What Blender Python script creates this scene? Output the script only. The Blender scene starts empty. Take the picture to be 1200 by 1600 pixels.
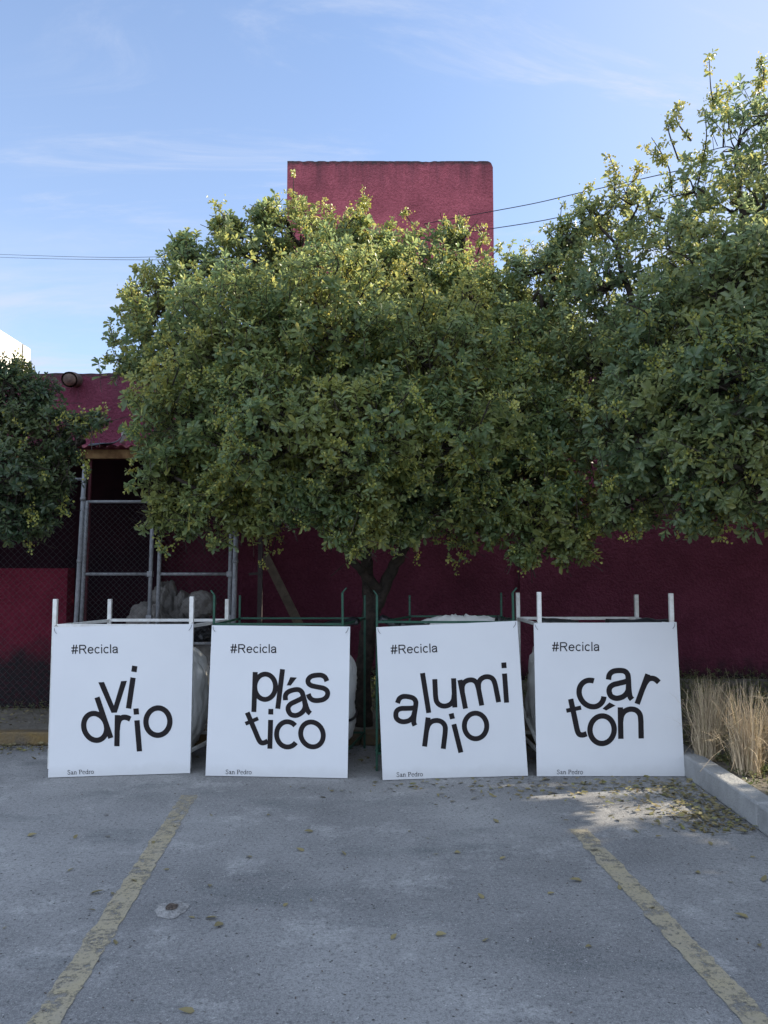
import bpy, bmesh, math, random
import numpy as np
from mathutils import Vector, Matrix, noise as mnoise

# ------------------------------------------------------------------ camera, sky, sun, exposure
SC = bpy.context.scene
COL = SC.collection
CAM_H, FPX, PITCH = 1.6, 1202.0, math.atan(93 / 1202.0)
SUN_EL, SUN_AZ = math.radians(30), math.radians(78)      # azimuth: clockwise from +Y (straight ahead) to the right
cam = bpy.data.cameras.new('camera'); cam_o = bpy.data.objects.new('camera', cam); COL.objects.link(cam_o)
cam_o.location = (0, 0, CAM_H); cam_o.rotation_euler = (math.pi / 2 + PITCH, 0, 0)
cam.sensor_fit = 'VERTICAL'; cam.sensor_height = 24; cam.lens = 24 * FPX / 1600
cam.clip_start = 0.05; cam.clip_end = 2000
SC.camera = cam_o
SC.view_settings.view_transform = 'Standard'; SC.view_settings.look = 'None'
SC.view_settings.exposure = 1.15; SC.view_settings.gamma = 1
SC.cycles.max_bounces = 7; SC.cycles.diffuse_bounces = 4; SC.cycles.transmission_bounces = 4
SC.cycles.transparent_max_bounces = 8; SC.cycles.use_denoising = True
SC.cycles.sample_clamp_indirect = 6

W = bpy.data.worlds.new('World'); SC.world = W; W.use_nodes = True
def world():
    nt = W.node_tree; N = nt.nodes; L = nt.links
    for n in list(N): N.remove(n)
    out = N.new('ShaderNodeOutputWorld'); bg = N.new('ShaderNodeBackground'); bg.inputs[1].default_value = 0.14
    sky = N.new('ShaderNodeTexSky'); sky.sky_type = 'NISHITA'; sky.sun_disc = False
    sky.sun_elevation = SUN_EL; sky.sun_rotation = SUN_AZ; sky.altitude = 500
    sky.air_density = 1.0; sky.dust_density = 0.35; sky.ozone_density = 3.0
    tc = N.new('ShaderNodeTexCoord'); sep = N.new('ShaderNodeSeparateXYZ'); L.new(tc.outputs['Generated'], sep.inputs[0])
    def math_(op, a, b=None, clamp=False):
        n = N.new('ShaderNodeMath'); n.operation = op; n.use_clamp = clamp
        for i, v in enumerate((a, b)):
            if v is None: continue
            if isinstance(v, (int, float)): n.inputs[i].default_value = v
            else: L.new(v, n.inputs[i])
        return n.outputs[0]
    zz = math_('ADD', math_('MAXIMUM', sep.outputs[2], 0.0), 0.14)
    u = math_('DIVIDE', sep.outputs[0], zz); v = math_('DIVIDE', sep.outputs[1], zz)
    cmb = N.new('ShaderNodeCombineXYZ'); L.new(u, cmb.inputs[0]); L.new(v, cmb.inputs[1])
    mp = N.new('ShaderNodeMapping'); mp.inputs['Rotation'].default_value = (0, 0, 0.5); mp.inputs['Scale'].default_value = (0.75, 2.3, 1)
    mp.inputs['Location'].default_value = (1.3, 0.4, 0)
    L.new(cmb.outputs[0], mp.inputs[0])
    def noise(scale, det, rough, dist=0.0):
        n = N.new('ShaderNodeTexNoise'); n.inputs['Scale'].default_value = scale; n.inputs['Detail'].default_value = det
        n.inputs['Roughness'].default_value = rough; n.inputs['Distortion'].default_value = dist
        L.new(mp.outputs[0], n.inputs['Vector']); return n.outputs[0]
    def ramp(x, lo, hi):
        n = N.new('ShaderNodeMapRange'); n.interpolation_type = 'SMOOTHSTEP'; L.new(x, n.inputs[0])
        n.inputs[1].default_value = lo; n.inputs[2].default_value = hi; return n.outputs[0]
    wisp = math_('MULTIPLY', ramp(noise(1.7, 12, 0.66, 1.1), 0.50, 0.78), ramp(noise(0.45, 3, 0.5), 0.38, 0.60))
    low = math_('MULTIPLY', ramp(noise(0.9, 10, 0.66, 0.6), 0.40, 0.66), ramp(sep.outputs[2], 0.42, 0.24))     # brighter streaks low over the roofs
    wisp = math_('ADD', wisp, math_('MULTIPLY', low, 0.75), clamp=True)
    wisp = math_('MULTIPLY', wisp, 0.95)
    # added unseen cloud bank behind the camera, brightens the sign fronts
    back = ramp(sep.outputs[1], 0.05, -0.35)
    fill_cloud = math_('MULTIPLY', ramp(noise(0.8, 7, 0.55), 0.36, 0.50), back)
    veil = math_('MULTIPLY', ramp(sep.outputs[2], 1.1, 0.0), 0.38)
    # thin high veil towards the sun, a scattering halo round its direction
    sv = (math.sin(SUN_AZ) * math.cos(SUN_EL), math.cos(SUN_AZ) * math.cos(SUN_EL), math.sin(SUN_EL))
    dot = N.new('ShaderNodeVectorMath'); dot.operation = 'DOT_PRODUCT'; L.new(tc.outputs['Generated'], dot.inputs[0]); dot.inputs[1].default_value = sv
    halo = math_('MULTIPLY', ramp(dot.outputs['Value'], 0.40, 1.0), 0.75)
    fac = math_('ADD', math_('ADD', wisp, veil), halo, clamp=True)
    mix = N.new('ShaderNodeMix'); mix.data_type = 'RGBA'; L.new(fac, mix.inputs[0]); L.new(sky.outputs[0], mix.inputs[6]); mix.inputs[7].default_value = (2.35, 2.6, 3.2, 1)
    mix2 = N.new('ShaderNodeMix'); mix2.data_type = 'RGBA'; L.new(fill_cloud, mix2.inputs[0]); L.new(mix.outputs[2], mix2.inputs[6]); mix2.inputs[7].default_value = (4.6, 5.4, 6.8, 1)
    L.new(mix2.outputs[2], bg.inputs[0]); L.new(bg.outputs[0], out.inputs[0])
world()
sun = bpy.data.lights.new('sun', 'SUN'); sun.energy = 5.0; sun.angle = math.radians(0.53); sun.color = (1.0, 0.90, 0.74)
sun_o = bpy.data.objects.new('sun', sun); COL.objects.link(sun_o)
SV = Vector((math.sin(SUN_AZ) * math.cos(SUN_EL), math.cos(SUN_AZ) * math.cos(SUN_EL), math.sin(SUN_EL)))
sun_o.rotation_euler = (-SV).to_track_quat('-Z', 'Y').to_euler(); sun_o.location = (8, 6, 12)

# ------------------------------------------------------------------ measuring: photo pixel -> place in the world
CP, SP_ = math.cos(PITCH), math.sin(PITCH)
def ray(x, y):
    a = (x - 600) / FPX; b = (800 - y) / FPX
    return Vector((a, CP - b * SP_, SP_ + b * CP))
def at(x, y, Y):
    d = ray(x, y); d = d * (Y / d.y); return Vector((d.x, d.y, d.z + CAM_H))
def gnd(x, y, z=0.0):
    d = ray(x, y); d = d * ((z - CAM_H) / d.z); return Vector((d.x, d.y, d.z + CAM_H))
def proj(p):
    x, y, z = p[0], p[1], p[2] - CAM_H
    dep = y * CP + z * SP_; up = -y * SP_ + z * CP
    return 600 + FPX * x / dep, 800 - FPX * up / dep

# ------------------------------------------------------------------ materials
def mat(name, base, rough=0.8, var=None, vscale=3.0, bump=0.0, bscale=60.0, spec=0.3, island=None, metallic=0.0, detail=6):
    """base colour, optional second colour mixed in by noise, noise bump"""
    m = bpy.data.materials.new(name); m.use_nodes = True; nt = m.node_tree; N = nt.nodes; L = nt.links
    p = N['Principled BSDF']; p.inputs['Base Color'].default_value = (*base, 1); p.inputs['Roughness'].default_value = rough
    p.inputs['Specular IOR Level'].default_value = spec; p.inputs['Metallic'].default_value = metallic
    tc = N.new('ShaderNodeTexCoord')
    if var:
        n = N.new('ShaderNodeTexNoise'); n.inputs['Scale'].default_value = vscale; n.inputs['Detail'].default_value = detail; n.inputs['Roughness'].default_value = 0.65
        L.new(tc.outputs['Object'], n.inputs['Vector'])
        r = N.new('ShaderNodeMapRange'); r.inputs[1].default_value = 0.35; r.inputs[2].default_value = 0.65; L.new(n.outputs[0], r.inputs[0])
        mx = N.new('ShaderNodeMix'); mx.data_type = 'RGBA'; L.new(r.outputs[0], mx.inputs[0]); mx.inputs[6].default_value = (*base, 1); mx.inputs[7].default_value = (*var, 1)
        L.new(mx.outputs[2], p.inputs['Base Color'])
    if bump:
        n = N.new('ShaderNodeTexNoise'); n.inputs['Scale'].default_value = bscale; n.inputs['Detail'].default_value = 5
        L.new(tc.outputs['Object'], n.inputs['Vector'])
        b = N.new('ShaderNodeBump'); b.inputs['Strength'].default_value = bump; b.inputs['Distance'].default_value = 0.02
        L.new(n.outputs[0], b.inputs['Height']); L.new(b.outputs[0], p.inputs['Normal'])
    return m

class NB:
    """small helper to write node graphs"""
    def __init__(self, name):
        self.m = bpy.data.materials.new(name); self.m.use_nodes = True
        self.N = self.m.node_tree.nodes; self.L = self.m.node_tree.links; self.p = self.N['Principled BSDF']
        self.tc = self.N.new('ShaderNodeTexCoord').outputs['Object']
    def set(self, sock, v):
        if hasattr(v, 'is_linked') or hasattr(v, 'node'): self.L.new(v, sock)
        elif isinstance(v, tuple) and len(v) == 3 and sock.type == 'RGBA': sock.default_value = (*v, 1)
        else: sock.default_value = v
    def noise(self, s, d=5, r=0.6, vec=None, dist=0.0):
        n = self.N.new('ShaderNodeTexNoise'); n.inputs['Scale'].default_value = s; n.inputs['Detail'].default_value = d; n.inputs['Roughness'].default_value = r
        n.inputs['Distortion'].default_value = dist; self.L.new(vec or self.tc, n.inputs['Vector']); return n.outputs[0]
    def voro(self, s, feature='F1', vec=None, out='Distance', rand=1.0):
        n = self.N.new('ShaderNodeTexVoronoi'); n.feature = feature; n.inputs['Scale'].default_value = s; n.inputs['Randomness'].default_value = rand
        self.L.new(vec or self.tc, n.inputs['Vector']); return n.outputs[out]
    def scale(self, v):
        n = self.N.new('ShaderNodeMapping'); n.inputs['Scale'].default_value = v; self.L.new(self.tc, n.inputs[0]); return n.outputs[0]
    def rng(self, x, a, b, c=0.0, d=1.0):
        n = self.N.new('ShaderNodeMapRange'); self.L.new(x, n.inputs[0])
        for i, v in enumerate((a, b, c, d)): n.inputs[i + 1].default_value = v
        return n.outputs[0]
    def op(self, o, a, b=0.0, clamp=False):
        n = self.N.new('ShaderNodeMath'); n.operation = o; n.use_clamp = clamp; self.set(n.inputs[0], a); self.set(n.inputs[1], b); return n.outputs[0]
    def mix(self, f, a, b):
        n = self.N.new('ShaderNodeMix'); n.data_type = 'RGBA'; self.set(n.inputs[0], f); self.set(n.inputs[6], a); self.set(n.inputs[7], b); return n.outputs[2]
    def xyz(self):
        n = self.N.new('ShaderNodeSeparateXYZ'); self.L.new(self.tc, n.inputs[0]); return n.outputs
    def bump(self, h, st=0.5, dist=0.02):
        n = self.N.new('ShaderNodeBump'); n.inputs['Strength'].default_value = st; n.inputs['Distance'].default_value = dist
        self.L.new(h, n.inputs['Height']); self.L.new(n.outputs[0], self.p.inputs['Normal'])
    def done(self, col, rough=0.85, spec=0.25):
        self.set(self.p.inputs['Base Color'], col); self.set(self.p.inputs['Roughness'], rough); self.p.inputs['Specular IOR Level'].default_value = spec; return self.m

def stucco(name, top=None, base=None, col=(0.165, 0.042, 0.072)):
    b = NB(name); z = b.xyz()[2]
    c = b.mix(b.rng(b.noise(1.4, 6), 0.35, 0.7), col, tuple(v * 0.62 for v in col))
    c = b.mix(b.rng(b.noise(9, 5, 0.7), 0.55, 0.75, 0, 0.35), c, tuple(min(1, v * 1.5 + .02) for v in col))
    streak = b.noise(1.0, 6, 0.7, b.scale((5.5, 5.5, 0.5)))
    if top is not None:      # black weathering runs down from the exposed top edge
        f = b.op('MULTIPLY', b.rng(z, top - 0.55, top + 0.02), b.rng(streak, 0.42, 0.62)); f = b.op('MULTIPLY', f, 0.75)
        c = b.mix(f, c, (0.05, 0.035, 0.04))
        e = b.op('MULTIPLY', b.rng(b.op('ADD', z, b.op('MULTIPLY', b.noise(14, 4), 0.12)), top + 0.0, top + 0.06), 0.9)
        c = b.mix(e, c, (0.045, 0.04, 0.04))
    if base is not None:     # damp black mould up from the foot
        f = b.rng(b.op('ADD', z, b.op('MULTIPLY', b.noise(4.5, 6, 0.7), -0.8)), base - 0.02, base - 0.32)
        c = b.mix(f, c, (0.022, 0.020, 0.022))
    vz = b.voro(34, 'SMOOTH_F1'); h = b.op('ADD', b.op('MULTIPLY', vz, 0.8), b.noise(75, 4))
    c = b.mix(b.rng(vz, 0.35, 0.7, 0.0, 0.4), c, tuple(v * 0.45 for v in col))
    b.bump(h, 0.75, 0.03)
    return b.done(c, 0.92, 0.12)

def asphalt():
    b = NB('asphalt')
    c = b.mix(b.rng(b.noise(0.55, 5, 0.6), 0.38, 0.62), (0.140, 0.140, 0.142), (0.285, 0.282, 0.277))
    c = b.mix(b.op('MULTIPLY', b.op('MULTIPLY', b.rng(b.noise(1.9, 12, 0.78), 0.53, 0.62), b.rng(b.noise(38, 8, 0.8), 0.40, 0.60, 0.25, 1.0)), 0.75), c, (0.44, 0.435, 0.42))      # pale dusty scuffs
    c = b.mix(b.op('MULTIPLY', b.rng(b.noise(0.9, 8, 0.7, b.scale((1, 1.9, 1))), 0.54, 0.68), 0.8), c, (0.095, 0.106, 0.110))   # dark damp / oil areas
    g = b.noise(190, 3, 0.7); c = b.mix(b.rng(g, 0.48, 0.70, 0, 0.75), c, (0.42, 0.41, 0.395)); c = b.mix(b.rng(b.noise(52, 5, 0.8), 0.50, 0.68, 0, 0.6), c, (0.38, 0.37, 0.355)); c = b.mix(b.rng(b.noise(43, 5, 0.8), 0.51, 0.66, 0, 0.7), c, (0.07, 0.07, 0.07))
    g2 = b.noise(105, 4, 0.75); c = b.mix(b.rng(g2, 0.52, 0.72, 0, 0.85), c, (0.055, 0.054, 0.054))
    sp = b.voro(46); pick = b.noise(17, 2)
    c = b.mix(b.op('MULTIPLY', b.rng(sp, 0.20, 0.10), b.rng(pick, 0.56, 0.60)), c, (0.45, 0.44, 0.42))
    c = b.mix(b.op('MULTIPLY', b.rng(b.voro(31), 0.22, 0.12), b.rng(b.noise(11, 2), 0.57, 0.61)), c, (0.045, 0.043, 0.04))
    warp = b.N.new('ShaderNodeVectorMath'); warp.operation = 'ADD'; b.L.new(b.tc, warp.inputs[0])
    nn = b.N.new('ShaderNodeTexNoise'); nn.inputs['Scale'].default_value = 2.5; nn.inputs['Detail'].default_value = 6; b.L.new(b.tc, nn.inputs['Vector'])
    sc = b.N.new('ShaderNodeVectorMath'); sc.operation = 'SCALE'; b.L.new(nn.outputs['Color'], sc.inputs[0]); sc.inputs['Scale'].default_value = 0.5; b.L.new(sc.outputs[0], warp.inputs[1])
    cr = b.voro(0.62, 'DISTANCE_TO_EDGE', warp.outputs[0]); crf = b.op('MULTIPLY', b.rng(cr, 0.005, 0.001), b.rng(b.noise(0.8, 3), 0.60, 0.68))
    c = b.mix(crf, c, (0.035, 0.034, 0.034))
    h = b.op('ADD', b.op('MULTIPLY', g, 0.5), b.op('MULTIPLY', b.noise(60, 4), 0.6)); h = b.op('SUBTRACT', h, b.op('MULTIPLY', crf, 0.8))
    b.bump(h, 0.55, 0.012)
    return b.done(c, 0.88, 0.25)

def paint_line():
    b = NB('worn_yellow_paint')
    c = b.mix(b.rng(b.noise(6, 6, 0.7), 0.35, 0.7), (0.36, 0.31, 0.205), (0.32, 0.285, 0.22))
    c = b.mix(b.rng(b.noise(70, 4, 0.7), 0.55, 0.72, 0, 0.75), c, (0.17, 0.155, 0.125))
    b.bump(b.noise(120, 4), 0.35, 0.01)
    m = b.done(c, 0.85, 0.2)
    x = b.xyz()
    tr = b.N.new('ShaderNodeBsdfTransparent'); ms = b.N.new('ShaderNodeMixShader')
    w = b.op('ADD', b.rng(b.noise(7, 10, 0.8), 0.51, 0.60, 0, 0.85), b.rng(b.noise(45, 6, 0.8), 0.55, 0.63, 0, 0.85), True)
    fade = b.op('MULTIPLY', b.rng(x[1], 4.7, 6.2, 0, 0.8), b.rng(b.noise(14, 6, 0.75), 0.3, 0.55))
    w = b.op('ADD', w, fade, True)
    b.L.new(w, ms.inputs[0]); b.L.new(b.p.outputs[0], ms.inputs[1]); b.L.new(tr.outputs[0], ms.inputs[2])
    b.L.new(ms.outputs[0], b.N['Material Output'].inputs[0])
    return m

def leaf_mat(name, c1, c2, c3, trans=0.48, young=0.75):
    b = NB(name)
    g = b.N.new('ShaderNodeNewGeometry'); rnd = g.outputs['Random Per Island']
    c = b.mix(b.rng(rnd, 0.0, young), c1, c2)
    c = b.mix(b.rng(rnd, young, 1.0), c, c3)
    big = b.noise(1.6, 3); c = b.mix(b.rng(big, 0.42, 0.66, 0, 0.55), c, c3)
    b.set(b.p.inputs['Base Color'], c); b.p.inputs['Roughness'].default_value = 0.36; b.p.inputs['Specular IOR Level'].default_value = 0.5
    tl = b.N.new('ShaderNodeBsdfTranslucent'); hs = b.N.new('ShaderNodeHueSaturation'); hs.inputs['Value'].default_value = 2.6; hs.inputs['Hue'].default_value = 0.465; hs.inputs['Saturation'].default_value = 1.05
    b.L.new(c, hs.inputs['Color']); b.L.new(hs.outputs[0], tl.inputs[0])
    ms = b.N.new('ShaderNodeMixShader'); ms.inputs[0].default_value = trans
    b.L.new(b.p.outputs[0], ms.inputs[1]); b.L.new(tl.outputs[0], ms.inputs[2]); b.L.new(ms.outputs[0], b.N['Material Output'].inputs[0])
    return b.m

def litter_mat():
    b = NB('dry_leaf'); g = b.N.new('ShaderNodeNewGeometry'); r = g.outputs['Random Per Island']
    c = b.mix(b.rng(r, 0, 0.5), (0.115, 0.095, 0.048), (0.20, 0.165, 0.085)); c = b.mix(b.rng(r, 0.55, 0.8), c, (0.175, 0.17, 0.06)); c = b.mix(b.rng(r, 0.85, 1.0), c, (0.11, 0.075, 0.04))
    return b.done(c, 0.6, 0.3)

def straw_mat():
    b = NB('dry_straw'); g = b.N.new('ShaderNodeNewGeometry'); r = g.outputs['Random Per Island']
    c = b.mix(b.rng(r, 0, 0.6), (0.26, 0.20, 0.135), (0.56, 0.45, 0.30)); c = b.mix(b.rng(r, 0.85, 1), c, (0.30, 0.27, 0.14))
    return b.done(c, 0.7, 0.25)

def sign_mat():
    b = NB('white_sign_board')
    x = b.noise(2.0, 4); c = b.mix(b.rng(x, 0.3, 0.7), (0.62, 0.625, 0.635), (0.59, 0.595, 0.61))
    c = b.mix(b.op('MULTIPLY', b.rng(b.noise(7, 8, 0.8, b.scale((1, 1, 3))), 0.66, 0.80), 0.3), c, (0.50, 0.48, 0.46))   # scuffs
    f = b.op('MULTIPLY', b.rng(b.op('ADD', b.xyz()[2], b.op('MULTIPLY', b.noise(9, 6, 0.75), -0.10)), 0.04, -0.03), 0.25); c = b.mix(f, c, (0.36, 0.35, 0.33))
    b.bump(b.noise(1.6, 2), 0.18, 0.05)
    return b.done(c, 0.30, 0.42)

def rib_metal(name, base, rough, spec=0.5):
    return mat(name, base, rough, tuple(v * 0.6 for v in base), 22, 0.15, 80, spec)

M = {}
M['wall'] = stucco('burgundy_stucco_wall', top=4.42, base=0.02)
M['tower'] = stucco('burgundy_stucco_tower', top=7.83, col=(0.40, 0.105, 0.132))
M['lowwall'] = stucco('burgundy_stucco_low', base=0.50, col=(0.19, 0.024, 0.046))
M['asphalt'] = asphalt(); M['line'] = paint_line()
M['soil'] = mat('soil', (0.125, 0.110, 0.088), 0.95, (0.21, 0.19, 0.16), 5, 0.8, 30, 0.1)
M['concrete'] = mat('kerb_concrete', (0.34, 0.34, 0.335), 0.9, (0.24, 0.24, 0.235), 4.5, 0.5, 70, 0.15, detail=10)
M['capstone'] = mat('rough_concrete', (0.20, 0.19, 0.175), 0.95, (0.10, 0.095, 0.09), 6, 0.8, 30, 0.1)
M['kerbpaint'] = mat('worn_kerb_paint', (0.20, 0.135, 0.055), 0.9, (0.10, 0.09, 0.08), 3.2, 0.5, 40, 0.15, detail=10)
M['cream'] = mat('cream_plaster', (0.74, 0.70, 0.62), 0.9, (0.68, 0.64, 0.56), 1.5, 0.2, 40, 0.15)
M['leaf'] = leaf_mat('leaf_green', (0.088, 0.140, 0.066), (0.126, 0.178, 0.080), (0.215, 0.225, 0.062))
M['leaf_b'] = leaf_mat('leaf_green_deep', (0.094, 0.146, 0.078), (0.130, 0.180, 0.094), (0.205, 0.220, 0.070))
M['leaf_c'] = leaf_mat('leaf_green_dark', (0.034, 0.066, 0.036), (0.056, 0.094, 0.048), (0.110, 0.130, 0.045), 0.38)
M['blossom'] = leaf_mat('yellow_green_blossom', (0.21, 0.25, 0.055), (0.28, 0.30, 0.065), (0.34, 0.31, 0.075), 0.3)
M['bark'] = mat('bark', (0.058, 0.047, 0.039), 0.95, (0.028, 0.024, 0.021), 14, 0.9, 28, 0.1)
M['litter'] = litter_mat(); M['straw'] = straw_mat()
M['board'] = sign_mat()
M['print'] = mat('black_vinyl', (0.014, 0.011, 0.012), 0.6, spec=0.15)
M['white_paint'] = mat('white_painted_steel', (0.74, 0.74, 0.72), 0.45, (0.60, 0.58, 0.54), 18, 0.1, 60, 0.4, detail=10)
M['green_paint'] = mat('green_painted_steel', (0.014, 0.078, 0.046), 0.5, (0.010, 0.050, 0.032), 16, 0.1, 60, 0.4)
M['galv'] = rib_metal('galvanised_pipe', (0.30, 0.31, 0.33), 0.45)
M['galv_wire'] = mat('fence_wire', (0.09, 0.09, 0.095), 0.7, spec=0.3)
M['maroon_paint'] = mat('maroon_painted_steel', (0.11, 0.025, 0.035), 0.6, (0.07, 0.02, 0.025), 20)
M['dark_steel'] = mat('dark_steel', (0.07, 0.055, 0.055), 0.6, (0.04, 0.035, 0.035), 20)
M['wood'] = mat('weathered_wood', (0.32, 0.19, 0.085), 0.85, (0.17, 0.085, 0.04), 9, 0.3, 40, 0.2)
M['plank'] = mat('grey_plank', (0.20, 0.155, 0.115), 0.9, (0.12, 0.095, 0.075), 9, 0.3, 40, 0.15)
M['roof'] = mat('red_roof_sheet', (0.25, 0.055, 0.065), 0.55, (0.17, 0.04, 0.05), 5, 0.1, 30, 0.3)
M['bag'] = mat('white_woven_bag', (0.66, 0.655, 0.63), 0.75, (0.56, 0.55, 0.52), 3, 0.35, 220, 0.25)
M['sack'] = mat('grey_sack', (0.25, 0.235, 0.22), 0.9, (0.15, 0.14, 0.13), 5, 0.5, 26, 0.15)
M['black_plastic'] = mat('black_plastic', (0.014, 0.015, 0.017), 0.38, spec=0.5)
M['clay'] = mat('clay_pipe', (0.15, 0.105, 0.085), 0.9, (0.07, 0.055, 0.05), 12, 0.4, 30, 0.1)
M['white_sheet'] = mat('white_sheet', (0.72, 0.72, 0.70), 0.6, (0.55, 0.55, 0.53), 8)
M['shade_panel'] = mat('painted_shade_panel', (0.022, 0.012, 0.018), 0.9, (0.040, 0.016, 0.024), 1.5, 0.3, 40, 0.1)  # near-black colour stands in for the shade inside the shed
M['wire'] = mat('cable_black', (0.02, 0.02, 0.022), 0.6)
M['chalk'] = mat('crumbled_concrete', (0.36, 0.35, 0.335), 0.95, (0.19, 0.185, 0.18), 25, 0.9, 60, 0.1)
M['hole'] = mat('hole_rubble', (0.055, 0.045, 0.04), 0.95, (0.14, 0.11, 0.09), 55, 0.9, 60, 0.1)
M['weed'] = leaf_mat('weed_green', (0.060, 0.085, 0.032), (0.085, 0.115, 0.045), (0.14, 0.14, 0.055), 0.25)

# ------------------------------------------------------------------ mesh helpers
def link(o, parent=None):
    COL.objects.link(o)
    if parent is not None: o.parent = parent
    return o
def tag(o, label=None, cat=None, group=None, kind=None):
    if label: o['label'] = label
    if cat: o['category'] = cat
    if group: o['group'] = group
    if kind: o['kind'] = kind
    return o
def empty(name, loc, label, cat, group=None):
    o = bpy.data.objects.new(name, None); o.location = loc; o.empty_display_size = 0.1; link(o); return tag(o, label, cat, group)
def np_mesh(name, V, F, m):
    V = np.asarray(V, dtype=np.float32); F = np.asarray(F, dtype=np.int32); k = F.shape[1]
    me = bpy.data.meshes.new(name); me.vertices.add(len(V)); me.vertices.foreach_set('co', V.ravel())
    me.loops.add(F.size); me.loops.foreach_set('vertex_index', F.ravel())
    me.polygons.add(len(F)); me.polygons.foreach_set('loop_start', np.arange(len(F), dtype=np.int32) * k)
    me.update(calc_edges=True); me.materials.append(m); return me

class MB:
    def __init__(self): self.v = []; self.f = []; self.sm = []
    def add(self, V, F, smooth=False):
        o = len(self.v); self.v += [tuple(p) for p in V]; self.f += [tuple(i + o for i in f) for f in F]; self.sm += [smooth] * len(F); return self
    def box(self, a, b):
        (x0, y0, z0), (x1, y1, z1) = a, b
        V = [(x0, y0, z0), (x1, y0, z0), (x1, y1, z0), (x0, y1, z0), (x0, y0, z1), (x1, y0, z1), (x1, y1, z1), (x0, y1, z1)]
        return self.add(V, [(0, 3, 2, 1), (4, 5, 6, 7), (0, 1, 5, 4), (1, 2, 6, 5), (2, 3, 7, 6), (3, 0, 4, 7)])
    def bar(self, p, q, w, h=None, up=(0, 0, 1)):
        """rectangular bar from p to q"""
        h = h or w; p = Vector(p); q = Vector(q); d = (q - p).normalized(); u = Vector(up)
        if abs(d.dot(u)) > 0.95: u = Vector((0, 1, 0))
        s = d.cross(u).normalized(); u = s.cross(d).normalized()
        c = [(-1, -1), (1, -1), (1, 1), (-1, 1)]
        V = [e + s * (a * w / 2) + u * (b * h / 2) for e in (p, q) for a, b in c]
        return self.add(V, [(3, 2, 1, 0), (4, 5, 6, 7), (0, 1, 5, 4), (1, 2, 6, 5), (2, 3, 7, 6), (3, 0, 4, 7)])
    def tube(self, pts, rad, n=8, caps=True):
        pts = [Vector(p) for p in pts]
        if isinstance(rad, (int, float)): rad = [rad] * len(pts)
        V = []; F = []; u = None
        for i, p in enumerate(pts):
            d = (pts[min(i + 1, len(pts) - 1)] - pts[max(i - 1, 0)])
            d = d.normalized() if d.length > 1e-9 else Vector((0, 0, 1))
            if u is None: u = d.orthogonal().normalized()
            u = (u - d * u.dot(d)); u = u.normalized() if u.length > 1e-6 else d.orthogonal().normalized()
            s = d.cross(u)
            for k in range(n):
                a = 2 * math.pi * k / n; V.append(p + (u * math.cos(a) + s * math.sin(a)) * rad[i])
        for i in range(len(pts) - 1):
            for k in range(n):
                k2 = (k + 1) % n; F.append((i * n + k, i * n + k2, (i + 1) * n + k2, (i + 1) * n + k))
        if caps: F.append(tuple(range(n - 1, -1, -1))); F.append(tuple((len(pts) - 1) * n + k for k in range(n)))
        return self.add(V, F, True)
    def build(self, name, m, parent=None, bevel=0.0):
        me = bpy.data.meshes.new(name); me.from_pydata(self.v, [], self.f); me.materials.append(m)
        me.polygons.foreach_set('use_smooth', self.sm); me.update()
        o = link(bpy.data.objects.new(name, me), parent)
        if bevel:
            b = o.modifiers.new('bevel', 'BEVEL'); b.width = bevel; b.segments = 2; b.limit_method = 'ANGLE'
        return o
def catmull(pts, k=6):
    P = [np.array(p, float) for p in pts]; P = [2 * P[0] - P[1]] + P + [2 * P[-1] - P[-2]]; out = []
    for i in range(1, len(P) - 2):
        a, b, c, d = P[i - 1:i + 3]
        for j in range(k):
            t = j / k; out.append(0.5 * ((2 * b) + (c - a) * t + (2 * a - 5 * b + 4 * c - d) * t * t + (3 * b - a - 3 * c + d) * t ** 3))
    out.append(P[-2]); return out
def blob(name, centre, size, m, parent=None, power=2.6, seed=0, amp=0.08, freq=2.5, fine=0.02, flat=True, sub=5, pleat=0.0):
    """a stuffed bag: superellipsoid with sags and creases; local origin at its base"""
    bm = bmesh.new(); bmesh.ops.create_icosphere(bm, subdivisions=sub, radius=1)
    for v in bm.verts:
        d = v.co.normalized(); r = (abs(d.x) ** power + abs(d.y) ** power + abs(d.z) ** power) ** (-1 / power)
        q = d * freq + Vector((seed * 7.3, seed * 3.1, seed))
        cre = abs(mnoise.noise(d * freq * 2.3 + Vector((seed, 5, 1)))) ; r *= 1 + amp * mnoise.noise(q) - fine * 2 * cre + fine * mnoise.noise(q * 5)
        if pleat:      # hanging folds gathered from the four lifting corners
            az = math.atan2(d.y, d.x); r *= 1 + pleat * math.sin(15 * az + 5 * mnoise.noise(Vector((d.x * 2, d.y * 2, d.z * 1.6 + seed)))) * (0.4 + 0.6 * abs(d.z)) + pleat * 0.8 * mnoise.noise(Vector((az * 5, d.z * 2.2, seed)))
        p = Vector((d.x * r * size[0] / 2, d.y * r * size[1] / 2, d.z * r * size[2] / 2 + size[2] / 2))
        if flat: p.z = max(p.z, size[2] * 0.03 + 0.0)
        v.co = p
    for f in bm.faces: f.smooth = True
    me = bpy.data.meshes.new(name); bm.to_mesh(me); bm.free(); me.materials.append(m)
    o = link(bpy.data.objects.new(name, me), parent); o.location = centre; return o

# ------------------------------------------------------------------ the setting
def sheet(name, pts, z, m, kind='structure'):
    b = MB(); b.add([(x, y, z) for x, y in pts], [tuple(range(len(pts)))]); o = b.build(name, m); return tag(o, kind=kind)
sheet('ground', [(-150, -150), (150, -150), (150, 150), (-150, 150)], 0.0, M['asphalt'])

KERB_Y = 7.22                                                   # face of the rear kerb
K0, K1 = gnd(1070, 1214), gnd(1190, 1302)                        # foot of the right-hand kerb
def kx(y): return K0.x + (K1.x - K0.x) * (y - K0.y) / (K1.y - K0.y)
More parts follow.
